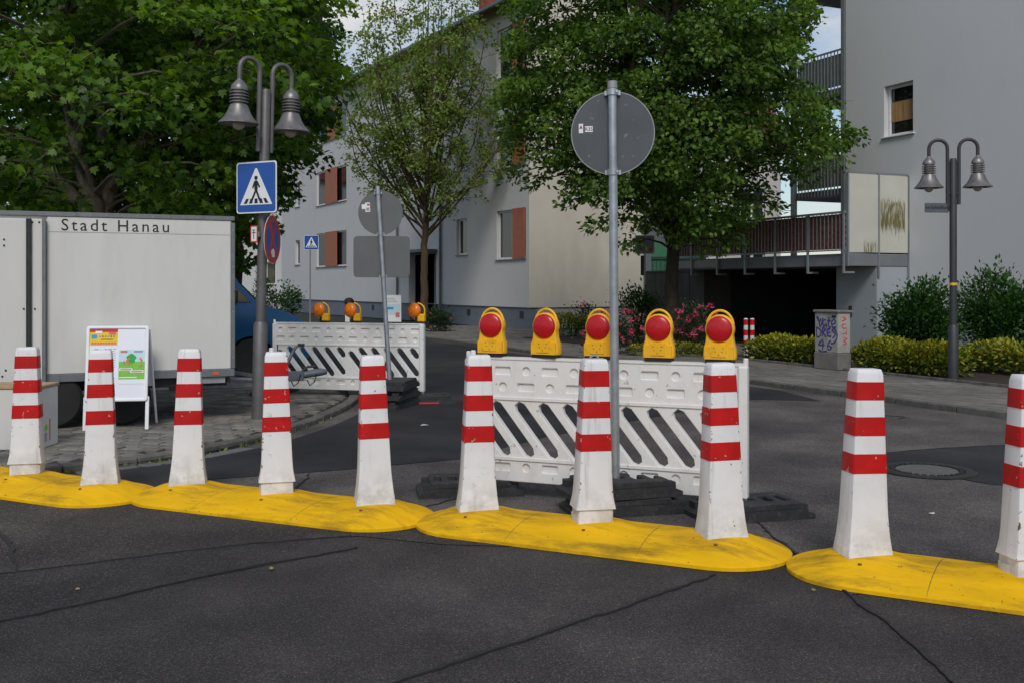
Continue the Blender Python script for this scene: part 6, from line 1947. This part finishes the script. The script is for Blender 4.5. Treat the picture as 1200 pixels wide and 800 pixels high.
bush('rose_bush', 'pink flowering rose bush next to the route sign post', 'rose bush', (p.x, p.y, PZ + 0.012), (0.60, 0.45, 0.85), 2400, 0.065, 'leaf_rose', 61, 'pink rose bushes', flowers=46)
p = G(812, 414, PZ)
bush('rose_bush', 'pink flowering rose bush under the broad tree, close to striped posts', 'rose bush', (p.x, p.y, PZ + 0.012), (0.70, 0.45, 0.95), 2600, 0.065, 'leaf_rose', 62, 'pink rose bushes', flowers=60)
p = G(748, 402, PZ)
bush('shrub', 'upright leafy shrub at foot of the route sign post', 'shrub', (p.x, p.y, PZ + 0.012), (0.50, 0.4, 1.45), 2000, 0.09, 'leaf_shrub', 63)
p = G(790, 417, PZ)
bush('ground_cover', 'low yellow-green plants edging the rose bed', 'plants', (p.x, p.y, PZ + 0.012), (1.0, 0.22, 0.26), 1800, 0.055, 'leaf_hedge', 64, boxy=True, stems=False, rz=R(-20))
p = AT(665, 0, 30.5)
bush('hedge', 'low dark hedge along the foot of the cream gable', 'hedge', (p.x, p.y, PZ), (0.85, 0.35, 0.62), 2600, 0.075, 'leaf_hedge', 65, boxy=True, rz=R(10))
p = AT(683, 0, 31.5)
bush('shrub', 'thin wispy shrub sticking up behind the low gable hedge', 'shrub', (p.x, p.y, PZ), (0.30, 0.3, 0.95), 500, 0.09, 'leaf_shrub', 66)
p = AT(513, 0, 33.5)
bush('rose_bush', 'small dark bush with few pink flowers at foot of the young tree', 'rose bush', (p.x, p.y, PZ), (0.62, 0.4, 0.80), 2000, 0.075, 'leaf_rose', 67, flowers=7)
p = AT(318, 0, 40.0)
bush('shrub', 'dark shrub behind the blue van bonnet', 'shrub', (p.x, p.y, PZ), (1.3, 1.0, 1.6), 2600, 0.12, 'leaf_shrub', 68)
# grass and weeds in the joint at the kerb
rng = np.random.default_rng(70)
kp = [KL[i] for i in range(len(KL)) if 8.4 < KL[i].y < 12.2]
n = 110
ii = rng.integers(0, len(kp) - 1, n)
P = np.array([tuple(kp[i].lerp(kp[i + 1], rng.random())) for i in ii]) + np.stack([rng.normal(0, 0.012, n) + 0.012, rng.normal(0, 0.012, n), np.full(n, 0.002)], 1)
A = rng.normal(size=(n, 3)) * 0.6; A[:, 2] = np.abs(A[:, 2]) + 0.5
o = put('kerb_weeds', leaf_mesh('kerb_weeds', P, A, rng.normal(size=(n, 3)), rng.uniform(0.02, 0.06, n), rng.random(n), SH_SIMPLE), 'leaf_slim')
o['kind'] = 'stuff'; tag(o, 'small weeds and moss growing at foot of the kerb', 'weeds')
